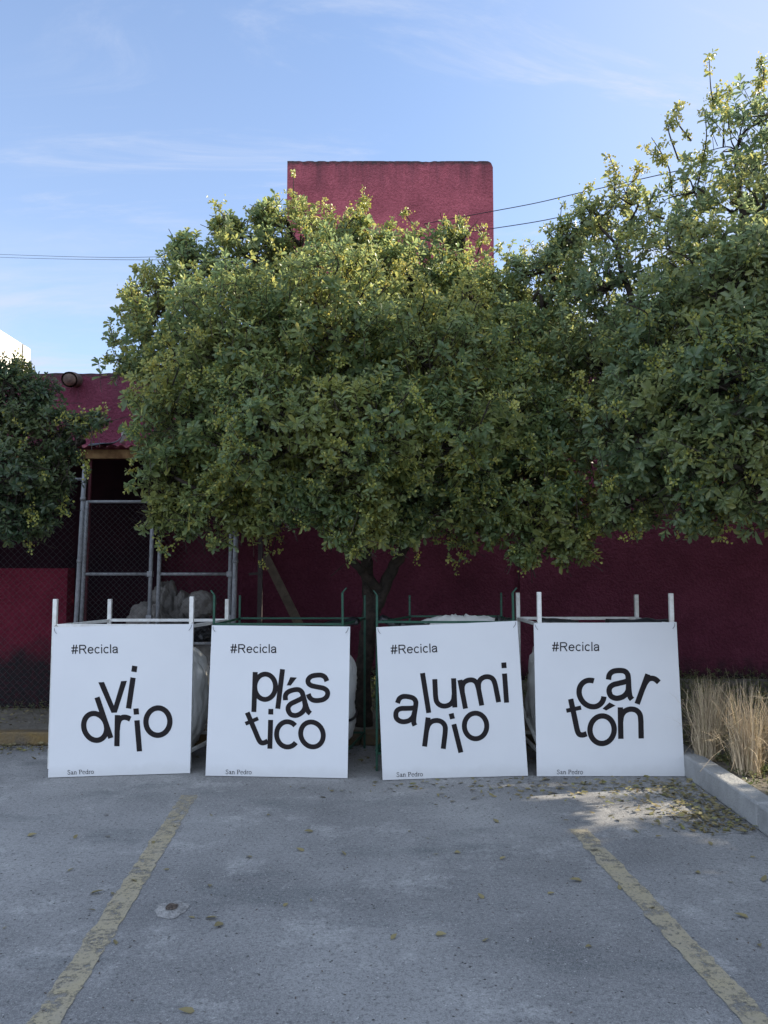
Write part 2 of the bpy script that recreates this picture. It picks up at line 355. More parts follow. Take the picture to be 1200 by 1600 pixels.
# rear kerb (worn yellow) and right kerb (concrete)
b = MB()
for i in range(11):
    x0 = -12 + i * 1.31; x1 = min(x0 + 1.30, kx(7.2) - 0.01); b.box((x0, KERB_Y, 0.0), (x1, KERB_Y + 0.14, 0.125 + 0.004 * math.sin(i * 2.1)))
o = b.build('kerb', M['kerbpaint'], bevel=0.018); tag(o, kind='structure')
b = MB()
for i in range(11):
    y1 = 7.5 - i * 1.3; y0 = y1 - 1.29; w = 0.15; h = 0.165 + 0.003 * math.sin(i * 1.7)
    V = [(kx(y0), y0, 0), (kx(y0) + w, y0, 0), (kx(y1) + w, y1, 0), (kx(y1), y1, 0)]
    b.add(V + [(x, y, h) for x, y, _ in V], [(0, 3, 2, 1), (4, 5, 6, 7), (0, 1, 5, 4), (1, 2, 6, 5), (2, 3, 7, 6), (3, 0, 4, 7)])
o = b.build('kerb', M['concrete'], bevel=0.014); tag(o, kind='structure')
# planting beds: gently lumpy soil
def soil(name, x0, x1, y0, y1, z, n=70, amp=0.03):
    V = []; F = []
    for j in range(n + 1):
        for i in range(n + 1):
            t = i / n; y = y0 + (y1 - y0) * j / n; a = x0(y) if callable(x0) else x0; x = a + (x1 - a) * t
            e = min(1, min(i, n - i, j, n - j) / 3); V.append((x, y, z + amp * e * mnoise.noise(Vector((x * 2.2, y * 2.2, 1))) + 0.012 * e * mnoise.noise(Vector((x * 11, y * 11, 4)))))
    for j in range(n):
        for i in range(n): k = j * (n + 1) + i; F.append((k, k + 1, k + n + 2, k + n + 1))
    b = MB(); b.add(V, F, True); return tag(b.build(name, M['soil']), kind='structure')
soil('planting_bed', -12, kx(7.3), KERB_Y + 0.14, 10.8, 0.105)
soil('grass_bed', lambda y: kx(y) + 0.15, 12, -6, 10.8, 0.125, 110, 0.04)

# parking lines
def road_line(c0, c1, w, seed):
    d = (c1 - c0); L_ = d.length; d.normalize(); s = Vector((d.y, -d.x, 0)); n = 170; V = []; F = []; rnd = random.Random(seed)
    for i in range(n + 1):
        p = c0 + d * (L_ * i / n); j = [w / 2 + 0.014 * mnoise.noise(Vector((i * 0.21, seed, k))) + rnd.uniform(-.006, .006) for k in (0, 5)]
        V += [(p.x - s.x * j[0], p.y - s.y * j[0], 0.004), (p.x + s.x * j[1], p.y + s.y * j[1], 0.004)]
    for i in range(n): F.append((2 * i, 2 * i + 1, 2 * i + 3, 2 * i + 2))
    b = MB(); b.add(V, F); return tag(b.build('parking_line', M['line']), kind='structure')
a0, a1 = gnd(296, 1243), gnd(70, 1600); road_line(a0, a0 + (a1 - a0) * 2.2, 0.115, 1)
a0, a1 = gnd(903, 1296), gnd(1186, 1600); road_line(a0, a0 + (a1 - a0) * 2.2, 0.115, 2)

# crumbled patch in the asphalt
pc = gnd(268, 1421); root = empty('broken_stud_hole', (pc.x, pc.y, 0), 'crumbled whitish patch around a small dark hole in the asphalt', 'hole')
def patch(name, rx, ry, z, m, seed, par, hgt=0.0):
    V = [(0, 0, z + hgt)]; F = []; n = 40; rings = 4
    for k in range(1, rings + 1):
        for i in range(n):
            a = 2 * math.pi * i / n; r = (k / rings) * (1 + 0.35 * mnoise.noise(Vector((math.cos(a) * 1.6, math.sin(a) * 1.6, seed))) + 0.16 * mnoise.noise(Vector((math.cos(a) * 6, math.sin(a) * 6, seed))))
            V.append((rx * r * math.cos(a), ry * r * math.sin(a), z + hgt * (1 - (k / rings) ** 2) + (0.004 * mnoise.noise(Vector((k * 3.1, i * 0.9, seed))) if k < rings else 0)))
    for i in range(n): F.append((0, 1 + i, 1 + (i + 1) % n))
    for k in range(rings - 1):
        for i in range(n): a = 1 + k * n; F.append((a + i, a + n + i, a + n + (i + 1) % n, a + (i + 1) % n))
    b = MB(); b.add(V, F); return b.build(name, m, par)
patch('rim', 0.078, 0.088, 0.003, M['chalk'], 3, root, 0.008); patch('hole', 0.032, 0.034, 0.014, M['hole'], 8, root, 0.001)

# ------------------------------------------------------------------ buildings
def wall_grid(name, x0, x1, y0, y1, z0, z1, m, edge=0.015, seed=0, n=70, parent=None, rx=0.0):
    """solid wall whose front and top edge wander slightly, as hand-laid render does"""
    b = MB(); V = []; F = []; nz = 12
    def topz(x): return z1 + edge * mnoise.noise(Vector((x * 2.1, seed, 0))) + edge * 0.8 * mnoise.noise(Vector((x * 11, seed, 3)))
    for j in range(nz + 1):
        for i in range(n + 1):
            x = x0 + (x1 - x0) * i / n; t = j / nz; z = z0 + (topz(x) - z0) * t
            if rx:      # rounded upper right corner
                q = max(0, x - (x1 - rx)); z = min(z, z1 - (rx - math.sqrt(max(rx * rx - q * q, 0))))
            V.append((x, y0 + 0.006 * mnoise.noise(Vector((x * 1.3, z * 1.3, seed))), z))
    for j in range(nz):
        for i in range(n): k = j * (n + 1) + i; F.append((k, k + 1, k + n + 2, k + n + 1))
    base = len(V); V += [(x, y1, z) for (x, y, z) in V]
    for j in range(nz):
        for i in range(n): k = base + j * (n + 1) + i; F.append((k + 1, k, k + n + 1, k + n + 2))
    for i in range(n): k = nz * (n + 1) + i; F.append((k, k + 1, base + k + 1, base + k))
    for j in range(nz):
        k = j * (n + 1); F.append((base + k, k, k + n + 1, base + k + n + 1)); k += n; F.append((k, base + k, base + k + n + 1, k + n + 1))
    b.add(V, F); return b.build(name, m, parent)
WY = 10.8
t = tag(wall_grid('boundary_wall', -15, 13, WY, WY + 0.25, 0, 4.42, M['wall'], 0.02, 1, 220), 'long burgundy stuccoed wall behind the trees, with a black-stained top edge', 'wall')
pp = at(118, 597, WY)
b = MB(); ring = [(0.085, 0.065)] 
b.tube([(pp.x, WY + 0.03, pp.z + 0.03), (pp.x + 0.02, WY - 0.16, pp.z), (pp.x + 0.05, WY - 0.34, pp.z - 0.05)], [0.10, 0.105, 0.11], 16, False)
b.tube([(pp.x + 0.05, WY - 0.34, pp.z - 0.05), (pp.x + 0.02, WY - 0.16, pp.z), (pp.x, WY, pp.z + 0.03)], [0.085, 0.08, 0.08], 16, True)
b.build('drain_spout', M['clay'], t)
# seam: the wall's right-hand stretch stands a few centimetres proud from here
sx = at(812, 900, WY - 0.04).x
tag(wall_grid('wall_pier', sx, sx + 11.0, WY - 0.06, WY - 0.003, 0, 4.40, M['wall'], 0.02, 7, 110), 'slightly proud right-hand stretch of the burgundy wall behind the dry grass', 'wall')
TY = 11.3
tl, tr = at(449, 254, TY), at(770, 249, TY)
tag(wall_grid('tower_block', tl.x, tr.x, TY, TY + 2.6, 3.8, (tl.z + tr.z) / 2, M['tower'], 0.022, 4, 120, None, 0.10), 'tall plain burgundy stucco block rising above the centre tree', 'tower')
# building behind the wall, foundations included
b = MB(); b.box((-22, 9.9 + 1.6, 0), (-7.6, 16.25, 6.38)); o = b.build('pale_building', M['cream'], bevel=0.03)
tag(o, 'sunlit cream building showing above the wall at the left edge', 'building')
b = MB(); b.box((-7.604, 15.83, 0.0), (-7.575, 15.86, 6.36)); b.build('wall_joint', M['chalk'], o)

# power lines
for i, pts in enumerate([[(-160, 391, 34), (0, 397.5, 26), (215, 402, 18.5), (450, 384, 13.5), (770, 330, 10.5), (925, 297, 9.6), (1330, 205, 7.9)],
                         [(-160, 394, 34), (0, 402, 26), (215, 406, 18.5), (450, 400, 13.5), (770, 357, 10.4), (925, 329, 9.5), (1330, 248, 7.8)]]):
    b = MB(); b.tube(catmull([at(*p) for p in pts], 8), 0.006, 6); o = b.build('power_line', M['wire'])
    tag(o, ['upper black cable crossing the sky in front of the tower', 'lower black cable crossing the sky in front of the tower'][i], 'cable', 'overhead cables')

# ------------------------------------------------------------------ shed, low walls, gates
SY = 8.35
low = tag(wall_grid('low_wall', -8, at(105, 1000, 8.6).x, 8.55, 8.75, 0.02, at(60, 888, 8.55).z, M['lowwall'], 0.004, 9, 60), 'low bright burgundy wall panel at the left edge, black mould along its foot', 'wall')
shed = empty('storage_shed', (-3.4, SY, 0.1), 'open shed with rusty sheet roof and timber fascia against the burgundy wall', 'shed')
def to(root, o):
    o.matrix_parent_inverse = Matrix.Translation(-Vector(root.location)); return o
fx0, fx1 = -6.4, at(392, 710, SY).x; fz = at(190, 703, SY).z; fzb = at(190, 717, SY).z
b = MB(); V = []; F = []; n = 260
for j in range(2):
    for i in range(n + 1):
        x = fx0 + (fx1 - fx0) * i / n; yy = (SY - 0.10, WY - 0.01)[j]; z0 = (fz + 0.025, fz + 0.33)[j]
        V.append((x, yy, z0 + 0.018 * math.sin(x * 2 * math.pi / 0.115)))
for i in range(n): F.append((i, i + 1, n + 2 + i, n + 1 + i))
b.add(V, F, True); o = to(shed, b.build('roof', M['roof'], shed)); s = o.modifiers.new('thick', 'SOLIDIFY'); s.thickness = 0.004
b = MB(); b.box((fx0, SY - 0.03, fzb), (fx1, SY + 0.02, fz)); to(shed, b.build('fascia_board', M['wood'], shed, 0.004))
for x in (fx0 + 0.3, fx0 + 1.6, fx1 - 0.2):
    b = MB(); b.bar((x, SY + 0.06, fz - 0.03), (x, WY, fz + 0.28), 0.05, 0.09); to(shed, b.build('rafter', M['plank'], shed))
b = MB(); b.box((fx0, WY - 0.30, 0.10), (at(262, 800, WY).x, WY - 0.27, fz + 0.20)); to(shed, b.build('shade_back_panel', M['shade_panel'], shed))  # added panel, interior shade put into its colour
b = MB(); b.box((fx0, SY + 0.02, 0.10), (fx0 + 0.03, WY - 0.31, fz)); to(shed, b.build('shade_side_panel', M['shade_panel'], shed))  # added like the rear one, darkens the shed's left end
# plinth that carries the sacks
X0, X1 = at(150, 1000, 8.5).x, at(372, 1000, 8.5).x
pz = at(315, 1010, 8.5).z; pz2 = at(315, 1043, 8.5).z
pl = empty('storage_plinth', ((X0 + X1) / 2, 8.5, 0.1), 'burgundy plinth with rough grey concrete top under the sacks', 'plinth')
b = MB(); b.box((X0 + .02, 8.56, 0.05), (X1 - .02, WY - 0.31, pz2)); to(pl, b.build('base', M['lowwall'], pl, 0.01))
b = MB(); b.box((X0, 8.5, pz2 + 0.002), (X1, WY - 0.312, pz)); to(pl, b.build('slab', M['capstone'], pl, 0.02))

def wire_mesh(x0, x1, z0, z1, y, cell, r):
    """woven diamonds: two sets of kinked wires"""
    b = MB(); w, h = x1 - x0, z1 - z0
    for sgn in (1, -1):
        k = -h
        while k < w + h:
            # line x = x0 + k + sgn*t..., clipped
            pts = []
            for tt in np.arange(0, h + 1e-6, cell / 2):
                x = k + tt if sgn == 1 else k + h - tt
                if 0 <= x <= w: pts.append((x0 + x, y + sgn * 0.003 + 0.002 * math.sin(tt / cell * 2 * math.pi), z0 + tt))
            if len(pts) > 1: b.tube(pts, r, 3, False)
            k += cell
    return b
def gate(pxl, pxr, lab):
    zt, zm, zb = at(200, 784, SY - .05).z, at(200, 897, SY - .05).z, pz + 0.02
    y = SY - 0.05; p0, p1 = at(pxl[0], 784, y), at(pxr[0], 784, y); q0, q1 = at(pxl[1], 970, y), at(pxr[1], 970, y)
    g = empty('chain_link_gate', ((q0.x + q1.x) / 2, y, 0.1), lab, 'gate', 'chain link gate leaves')
    def low_(a, c): t = (zb - a.z) / (c.z - a.z); return a + (c - a) * t
    for a, c, m in ((p0, q0, M['galv']), (p1, q1, M['galv'])):
        b = MB(); b.tube([a + Vector((0, 0, 0.01)), low_(a, c)], 0.0215, 12); stile = to(g, b.build('stile', m, g))
    for z in (zt, zm, zb + 0.03):
        f = (z - p0.z) / (q0.z - p0.z); l = p0 + (q0 - p0) * f; r = p1 + (q1 - p1) * f
        b = MB(); b.tube([l, r], 0.017, 10); to(g, b.build('crossbar', M['galv'], g))
    w = wire_mesh(min(p0.x, q0.x), max(p1.x, q1.x), zb, zt, y - 0.02, 0.062, 0.0011); to(g, w.build('mesh', M['galv_wire'], g))
    for z in (zb + 0.3, zm):
        b = MB(); b.box((q1.x - 0.03, y - 0.03, z - 0.03), (q1.x + 0.03, y + 0.03, z + 0.03)); cl = b.build('clamp', M['galv'], stile, 0.006); cl.matrix_parent_inverse = Matrix()
    return g
gate((136, 127), (239, 233), 'left chain link gate leaf, beside the two tall posts')
gate((252, 246), (362, 358), 'right chain link gate leaf, in front of the grey sacks')
for (px, lab, m, r) in (((133, 119), 'tall galvanised post at the left gate leaf', M['galv'], 0.024), ((372, 365), 'tall galvanised post at the right gate leaf', M['galv'], 0.027)):
    a, c = at(px[0], 722, SY - .06), at(px[1], 970, SY - .06); t = (0.1 - a.z) / (c.z - a.z); q = a + (c - a) * t
    p = empty('gate_post', q, lab, 'post', 'gate posts'); b = MB(); b.tube([a - q, (0, 0, 0)], r, 14); pole = b.build('pole', m, p)
    for f in (0.32, 0.6, 0.85):
        b = MB(); cc = (a - q) * f; b.tube([cc - Vector((0, 0, .018)), cc + Vector((0, 0, .018))], r + 0.006, 14); b.build('tie_band', M['galv'], pole)
# fence to the left of the gates
fl = empty('chain_link_fence', (-4.4, SY - .06, 0.1), 'chain link fence in front of the low burgundy wall', 'fence')
w = wire_mesh(-6.6, at(116, 950, SY - .06).x, 0.14, 2.6, SY - 0.08, 0.075, 0.0011); to(fl, w.build('mesh', M['galv_wire'], fl))
for x in (-6.6, -5.2):
    b = MB(); b.tube([(x, SY - .05, 0.08), (x, SY - .05, 2.65)], 0.024, 10); to(fl, b.build('post', M['galv'], fl))
b = MB(); b.tube([(-6.6, SY - .05, 2.6), (at(134, 722, SY).x, SY - .05, 2.6)], 0.016, 10); to(fl, b.build('top_rail', M['galv'], fl))
# maroon stud by the left post, dark post and leaning plank further right
a, c = at(141, 760, SY + .05), at(131, 970, SY + .05)
b = MB(); b.bar((a.x, SY + .05, 2.85), (c.x, SY + .05, 0.08), 0.03); tag(b.build('shed_post', M['maroon_paint']), 'thin maroon steel post just right of the left gate post', 'post')
a = at(407, 868, 9.5); r_ = empty('steel_post', (a.x, 9.5, 0.1), 'dark steel post with a short side arm beside the leaning plank', 'post')
b = MB(); b.bar((0, 0, 0), (0, 0, 2.2), 0.055); b.build('pole', M['dark_steel'], r_)
b = MB(); b.bar((-0.03, 0, at(407, 896, 9.5).z - .1), (-0.14, 0, at(395, 897, 9.5).z - .1), 0.03); b.build('arm', M['dark_steel'], r_)
p0, p1 = at(419, 878, 10.6), at(470, 985, 9.9); d = (p1 - p0); e = p0 + d * ((0.13 - p0.z) / d.z); e.y = 9.5
b = MB(); b.bar(p0 - d * 0.1, e, 0.115, 0.035, (0, 1, 0.2)); tag(b.build('plank', M['plank'], None, 0.004), 'grey wooden plank leaning diagonally against the burgundy wall', 'plank')
# roofing scraps on the shed eave
a = at(186, 700, SY - .08)
b = MB(); V = []; F = []; n = 14
for i in range(n + 1):
    t = i / n; ang = 1.9 * t
    for k, yy in enumerate((-0.05, 0.10)):
        V.append((a.x - 0.02 + 0.09 * math.sin(ang) * 0.8 + 0.02 * t, a.y + yy + 0.03 * math.sin(3 * t), a.z + 0.02 + 0.20 * t + 0.03 * math.cos(ang)))
for i in range(n): F.append((2 * i, 2 * i + 1, 2 * i + 3, 2 * i + 2))
V = [(x + 0.055 * math.cos(3.0 * (z - a.z) / 0.23), y, z) for x, y, z in V]
b.add(V, F, True); o = b.build('curled_sheet', M['white_sheet']); s = o.modifiers.new('thick', 'SOLIDIFY'); s.thickness = 0.006
tag(o, 'curled white scrap of sheet standing on the shed eave', 'scrap')
b = MB(); V = []; F = []; n = 24; x0, x1 = at(146, 695, SY).x, at(196, 690, SY).x
for i in range(n + 1):
    t = i / n; x = x0 + (x1 - x0) * t
    for k in range(4):
        V.append((x, SY - 0.16 + 0.06 * k + 0.01 * math.sin(9 * t), fz + 0.048 + 0.03 * math.sin(5 * t + k) * t + 0.10 * t ** 3 - 0.03 * (k == 0)))
for i in range(n):
    for k in range(3): q = i * 4 + k; F.append((q, q + 1, q + 5, q + 4))
b.add(V, F, True); o = b.build('roofing_felt', M['black_plastic']); s = o.modifiers.new('thick', 'SOLIDIFY'); s.thickness = 0.005
tag(o, 'torn black felt strip lying on the shed eave', 'scrap')

# sacks on the plinth
def sack(px0, px1, ytop, Y, label, m, seed, power=2.2, zbase=None, amp=0.20):
    l, r = at(px0, ytop, Y), at(px1, ytop, Y); z0 = pz if zbase is None else zbase
    o = blob('sack', ((l.x + r.x) / 2, Y, z0 - 0.012), (r.x - l.x, 0.5, l.z - z0 + 0.02), m, None, power, seed, amp, 2.4, 0.06, pleat=0.02)
    return tag(o, label, 'sack', 'sacks on the plinth')
sack(203, 262, 941, 8.85, 'low rounded grey sack, leftmost on the plinth', M['sack'], 2)
sack(236, 280, 909, 9.15, 'tallest grey sack standing behind the gate stiles', M['sack'], 5)
sack(272, 302, 923, 9.2, 'narrow grey sack between the tallest and the widest', M['sack'], 8)
k_ = sack(284, 338, 963, 8.85, 'black plastic sack under the wide grey one', M['black_plastic'], 11, 2.6)
o = blob('sack', (k_.location.x + 0.005, 8.86, at(300, 964, 8.85).z - .03), (0.37, 0.42, 0.33), M['sack'], None, 2.2, 14, 0.2, 2.0, 0.05); tag(o, 'wide grey sack with crumpled end lying on the black sack', 'sack', 'sacks on the plinth')

# ------------------------------------------------------------------ lettering: monoline grotesque drawn as strokes (em units), and a small roman
def ell(cx, cy, rx, ry, a0, a1, n=36):
    return [(cx + rx * math.cos(math.radians(a0 + (a1 - a0) * i / n)), cy + ry * math.sin(math.radians(a0 + (a1 - a0) * i / n))) for i in range(n + 1)]
def ln(*p):
    out = []
    for a, b_ in zip(p[:-1], p[1:]):
        for i in range(6): out.append((a[0] + (b_[0] - a[0]) * i / 6, a[1] + (b_[1] - a[1]) * i / 6))
    return out + [p[-1]]
def cr(*p): return [tuple(q) for q in catmull(p, 7)]
SW = 0.089
G = {   # glyph: (advance, [stroke paths], [filled polygons])
 'o': (.556, [ell(.278, .26, .199, .227, 0, 360, 48)], []),
 'c': (.5, [ell(.272, .26, .195, .227, 42, 318)], []),
 'e': (.556, [ln((.06, .275), (.49, .275)), ell(.278, .26, .199, .227, 0, 325)], []),
 'a': (.556, [cr((.078, .345), (.098, .425), (.155, .474), (.25, .487), (.345, .472), (.395, .42), (.405, .34), (.405, .20), (.410, .10), (.422, .04), (.448, 0.0)),
              cr((.402, .318), (.345, .296), (.24, .276), (.155, .258), (.095, .215), (.080, .148), (.105, .075), (.175, .036), (.255, .038), (.335, .075), (.388, .145), (.403, .235))], []),
 'd': (.556, [ell(.262, .26, .186, .227, 0, 360, 48), ln((.449, 0), (.449, .716))], []),
 'p': (.556, [ell(.292, .26, .186, .227, 0, 360, 48), ln((.105, -.2), (.105, .519))], []),
 'l': (.222, [ln((.11, 0), (.11, .716))], []),
 'i': (.222, [ln((.11, 0), (.11, .519)), ln((.11, .615), (.11, .716))], []),
 'r': (.333, [ln((.11, 0), (.11, .519)), cr((.112, .27), (.120, .37), (.150, .448), (.205, .482), (.265, .480), (.325, .455))], []),
 'n': (.556, [ln((.11, 0), (.11, .519)), cr((.112, .29), (.130, .385), (.185, .455), (.275, .486), (.365, .468), (.425, .405), (.442, .31), (.444, .16), (.444, 0))], []),
 'u': (.556, [ln((.444, 0), (.444, .519)), cr((.442, .23), (.424, .134), (.369, .064), (.279, .033), (.189, .051), (.129, .114), (.112, .209), (.110, .36), (.110, .519))], []),
 'm': (.833, [ln((.11, 0), (.11, .519)), cr((.112, .31), (.128, .395), (.175, .460), (.255, .486), (.335, .472), (.385, .42), (.402, .33), (.404, .16), (.404, 0)),
              cr((.406, .31), (.424, .395), (.475, .460), (.555, .486), (.635, .470), (.690, .415), (.708, .32), (.710, .16), (.710, 0))], []),
 's': (.5, [cr((.425, .365), (.398, .437), (.335, .480), (.245, .488), (.155, .476), (.095, .428), (.090, .362), (.140, .312), (.245, .277), (.355, .243), (.415, .185), (.408, .105), (.345, .050), (.250, .033), (.155, .046), (.095, .094), (.070, .165))], []),
 't': (.278, [cr((.125, .66), (.125, .50), (.125, .30), (.125, .14), (.142, .066), (.195, .040), (.265, .045)), ], [[(.015, .45), (.265, .45), (.265, .52), (.015, .52)]]),
 'v': (.5, [], [[(.010, .519), (.106, .519), (.248, .118), (.203, 0)], [(.203, 0), (.248, .118), (.292, 0)], [(.292, 0), (.248, .118), (.390, .519), (.486, .519)]]),
 'R': (.722, [ln((.127, 0), (.127, .716)), ln((.127, .672), (.43, .672)) [:-1] + ell(.43, .517, .175, .155, 90, -90, 16) + ln((.43, .362), (.127, .362)), cr((.36, .36), (.44, .31), (.52, .18), (.635, 0))], []),
 '#': (.556, [ln((.115, -.012), (.215, .728)), ln((.325, -.012), (.425, .728)), ln((.01, .475), (.545, .475)), ln((.01, .235), (.545, .235))], []),
 'acute': (.3, [], [[(0, 0), (.068, 0), (.165, .145), (.052, .145)]]),
}
def tw(p, w): return (p, w)
R_ = {  # roman: (advance, [(path, widths)])
 'S': (.556, [(cr((.45, .54), (.40, .62), (.29, .655), (.17, .62), (.12, .53), (.19, .42), (.34, .33), (.44, .22), (.42, .09), (.29, .02), (.16, .05), (.07, .17)), .075)]),
 'P': (.556, [(ln((.16, 0), (.16, .66)), .10), (ln((.03, .645), (.3, .645)), .04), (ell(.3, .495, .18, .155, 90, -90, 14), .075), (ln((.3, .34), (.16, .34)), .04), (ln((.03, .015), (.29, .015)), .035)]),
 'a': (.444, [(cr((.07, .33), (.11, .41), (.20, .44), (.28, .39), (.285, .28), (.285, .08), (.34, .03), (.43, .06)), .075), (cr((.285, .27), (.14, .20), (.06, .11), (.11, .03), (.20, .04), (.28, .11)), .06)]),
 'n': (.5, [(ln((.11, 0), (.11, .45)), .085), (cr((.11, .35), (.22, .43), (.33, .41), (.375, .31), (.375, .0)), .075), (ln((.02, .012), (.21, .012)), .03), (ln((.29, .012), (.48, .012)), .03), (ln((.02, .42), (.11, .44)), .03)]),
 'e': (.444, [(ln((.06, .27), (.40, .27)), .035), (ell(.235, .225, .175, .215, 12, 310), .065)]),
 'd': (.5, [(ell(.235, .225, .17, .21, 0, 360), .065), (ln((.395, .0), (.395, .67)), .08), (ln((.31, .655), (.395, .665)), .03), (ln((.395, .015), (.49, .03)), .03)]),
 'r': (.333, [(ln((.11, 0), (.11, .45)), .085), (cr((.11, .32), (.19, .42), (.27, .44), (.33, .40)), .06), (ln((.01, .012), (.23, .012)), .03)]),
 'o': (.5, [(ell(.25, .225, .185, .21, 0, 360), .07)]),
 ' ': (.25, []),
}
def ribbon(path, w):
    P = [np.array(p, float) for p in path]; n = len(P); L_ = []; Rr = []; closed = np.linalg.norm(P[0] - P[-1]) < 1e-6
    for i in range(n):
        a = P[i] - P[i - 1] if i else (P[0] - P[-2] if closed else None); c = P[i + 1] - P[i] if i < n - 1 else (P[1] - P[0] if closed else None)
        if a is None: a = c
        if c is None: c = a
        a = a / (np.linalg.norm(a) + 1e-12); c = c / (np.linalg.norm(c) + 1e-12); t_ = a + c; t_ /= (np.linalg.norm(t_) + 1e-12)
        nn = np.array((-t_[1], t_[0])); k = w / 2 / max(0.5, float(np.dot(nn, (-a[1], a[0])))); L_.append(P[i] + nn * k); Rr.append(P[i] - nn * k)
    return [[L_[i], Rr[i], Rr[i + 1], L_[i + 1]] for i in range(n - 1)]
def glyph(ch, sw=SW):
    """list of layers, each a list of polygons"""
    if ch not in G: return []
    adv, st, po = G[ch]; lay = [ribbon(p, sw) for p in st]
    if po: lay.append([[np.array(q) for q in pl_] for pl_ in po])
    return lay
class Sign:
    def __init__(self, quad, seed):
        TLp, TRp, BRp, BLp = quad
        self.BL, self.BR = gnd(*BLp, 0.006), gnd(*BRp, 0.006)
        self.TL = at(*TLp, self.BL.y + 0.13); self.TR = at(*TRp, self.BR.y + 0.13)
        self.n = (self.BR - self.BL).cross(self.TL - self.BL).normalized(); self.n = -self.n if self.n.y > 0 else self.n
        self.seed = seed
    def S(self, u, v, off=0.0):
        p = (self.BL * (1 - u) + self.BR * u) * (1 - v) + (self.TL * (1 - u) + self.TR * u) * v
        w = 0.007 * math.sin(math.pi * u) * (1 - v) ** 2 * (1 if self.seed != 3 else 2.4) + 0.004 * mnoise.noise(Vector((u * 1.7, v * 1.7, self.seed * 3.3)))
        return p + self.n * (off - w)
    def uv(self, x, y):
        u, v = 0.5, 0.5
        for _ in range(6):
            q = proj(self.S(u, v)); e = 1e-3; qu = proj(self.S(u + e, v)); qv = proj(self.S(u, v + e))
            J = np.array([[(qu[0] - q[0]) / e, (qv[0] - q[0]) / e], [(qu[1] - q[1]) / e, (qv[1] - q[1]) / e]])
            du = np.linalg.solve(J, np.array([x - q[0], y - q[1]])); u += du[0]; v += du[1]
        return u, v
    def board(self, label):
        b = MB(); n = 18; V = []; F = []
        for k in (0, 1):
            for j in range(n + 1):
                for i in range(n + 1): V.append(self.S(i / n, j / n, -0.009 * k))
        N_ = (n + 1) ** 2
        for j in range(n):
            for i in range(n): q = j * (n + 1) + i; F.append((q, q + 1, q + n + 2, q + n + 1)); F.append((N_ + q + 1, N_ + q, N_ + q + n + 1, N_ + q + n + 2))
        edge = [i for i in range(n)] + [n + j * (n + 1) for j in range(n)] + [N_ - 1 - i for i in range(n)] + [(n - j) * (n + 1) for j in range(n)]
        sm = [True] * len(F)
        for a, c in zip(edge, edge[1:] + edge[:1]):
            o_ = len(V); V += [V[c], V[a], V[N_ + a], V[N_ + c]]; F.append((o_, o_ + 1, o_ + 2, o_ + 3)); sm.append(False)
        org = (self.BL + self.BR) / 2; self.org = org
        b.v = [tuple(p - org) for p in V]; b.f = F; b.sm = sm
        self.o = b.build('recycling_sign', M['board']); self.o.location = org
        tag(self.o, label, 'sign', 'white recycling signs'); return self.o
    def print_layers(self, name, layers):
        """layers: polygons in photo pixels, mapped onto the board"""
        b = MB()
        for k, lay in enumerate(layers):
            for poly in lay:
                b.add([self.S(*self.uv(*p), 0.0016 + 0.00012 * (k % 8)) - self.org for p in poly], [tuple(range(len(poly)))])
        return b.build(name, M['print'], self.o)
    def word(self, items, em):
        lays = []
        for ch, cx, cy, rot, *sc in items:
            e = em * (sc[0] if sc else 1); lay = glyph(ch); pts = np.array([p for l in lay for q in l for p in q]); c0 = (pts.min(0) + pts.max(0)) / 2
            r = math.radians(rot); co, si = math.cos(r), math.sin(r)
            lays = []
            for l in lay:
                lays.append([[(cx + ((p[0] - c0[0]) * co - (p[1] - c0[1]) * si) * e, cy - ((p[0] - c0[0]) * si + (p[1] - c0[1]) * co) * e) for p in q] for q in l])
            self.print_layers('accent' if ch == 'acute' else 'letter', lays)
    def text(self, name, s, x0, y0, x1, y1, roman=False):
        src = R_ if roman else G; total = sum(src[c][0] for c in s); e = math.hypot(x1 - x0, y1 - y0) / total; ex = np.array(((x1 - x0), (y1 - y0))) / (total * e); ey = np.array((ex[1], -ex[0])); lays = []; pen = 0
        for c in s:
            L_ = [ribbon(p, w) for p, w in R_[c][1]] if roman else glyph(c, 0.088)
            for l in L_: lays.append([[tuple(np.array((x0, y0)) + (ex * (p[0] + pen) + ey * p[1]) * e) for p in q] for q in l])
            pen += src[c][0]
        return self.print_layers(name, lays)
    def ties(self):
        for u, s_ in ((0.012, 1), (0.985, -1)):
            p = self.S(u, 0.985, 0.004) - self.org; b = MB()
            b.tube(catmull([p + Vector((s_ * 0.018, -0.004, -0.035)), p + Vector((0, -0.002, -0.008)), p + Vector((-s_ * 0.004, 0.02, 0.03)), p + Vector((s_ * .01, .04, .02))], 5), 0.0016, 5)
            b.build('tie_wire', M['wire'], self.o)

def Z1(x, y): return 50 + x / 4, 850 + y / 4
def Z2(x, y): return 300 + x / 4, 850 + y / 4
def Z3(x, y): return 560 + x / 4, 850 + y / 4
def Z4(x, y): return 780 + x / 2.857, 850 + y / 2.857
S1 = Sign([(83, 980), (302, 975), (297, 1208), (75, 1215)], 1); S1.board('white sign reading #Recicla vidrio San Pedro')
S1.word([('v', *Z1(509, 957), 3), ('i', *Z1(623, 895), -8.4), ('d', *Z1(384, 1110), 18.8), ('r', *Z1(568, 1165), -1), ('i', *Z1(661, 1162), 4.7), ('o', *Z1(787, 1110), -4)], 94)
S1.text('heading_lettering', '#Recicla', 111.5, 1021.6, 186, 1020.4); S1.text('footer_lettering', 'San Pedro', 105, 1210.3, 147, 1208.9, True); S1.ties()
S2 = Sign([(331, 977), (547, 979), (543, 1216), (321, 1212)], 2); S2.board('white sign reading #Recicla plástico San Pedro')
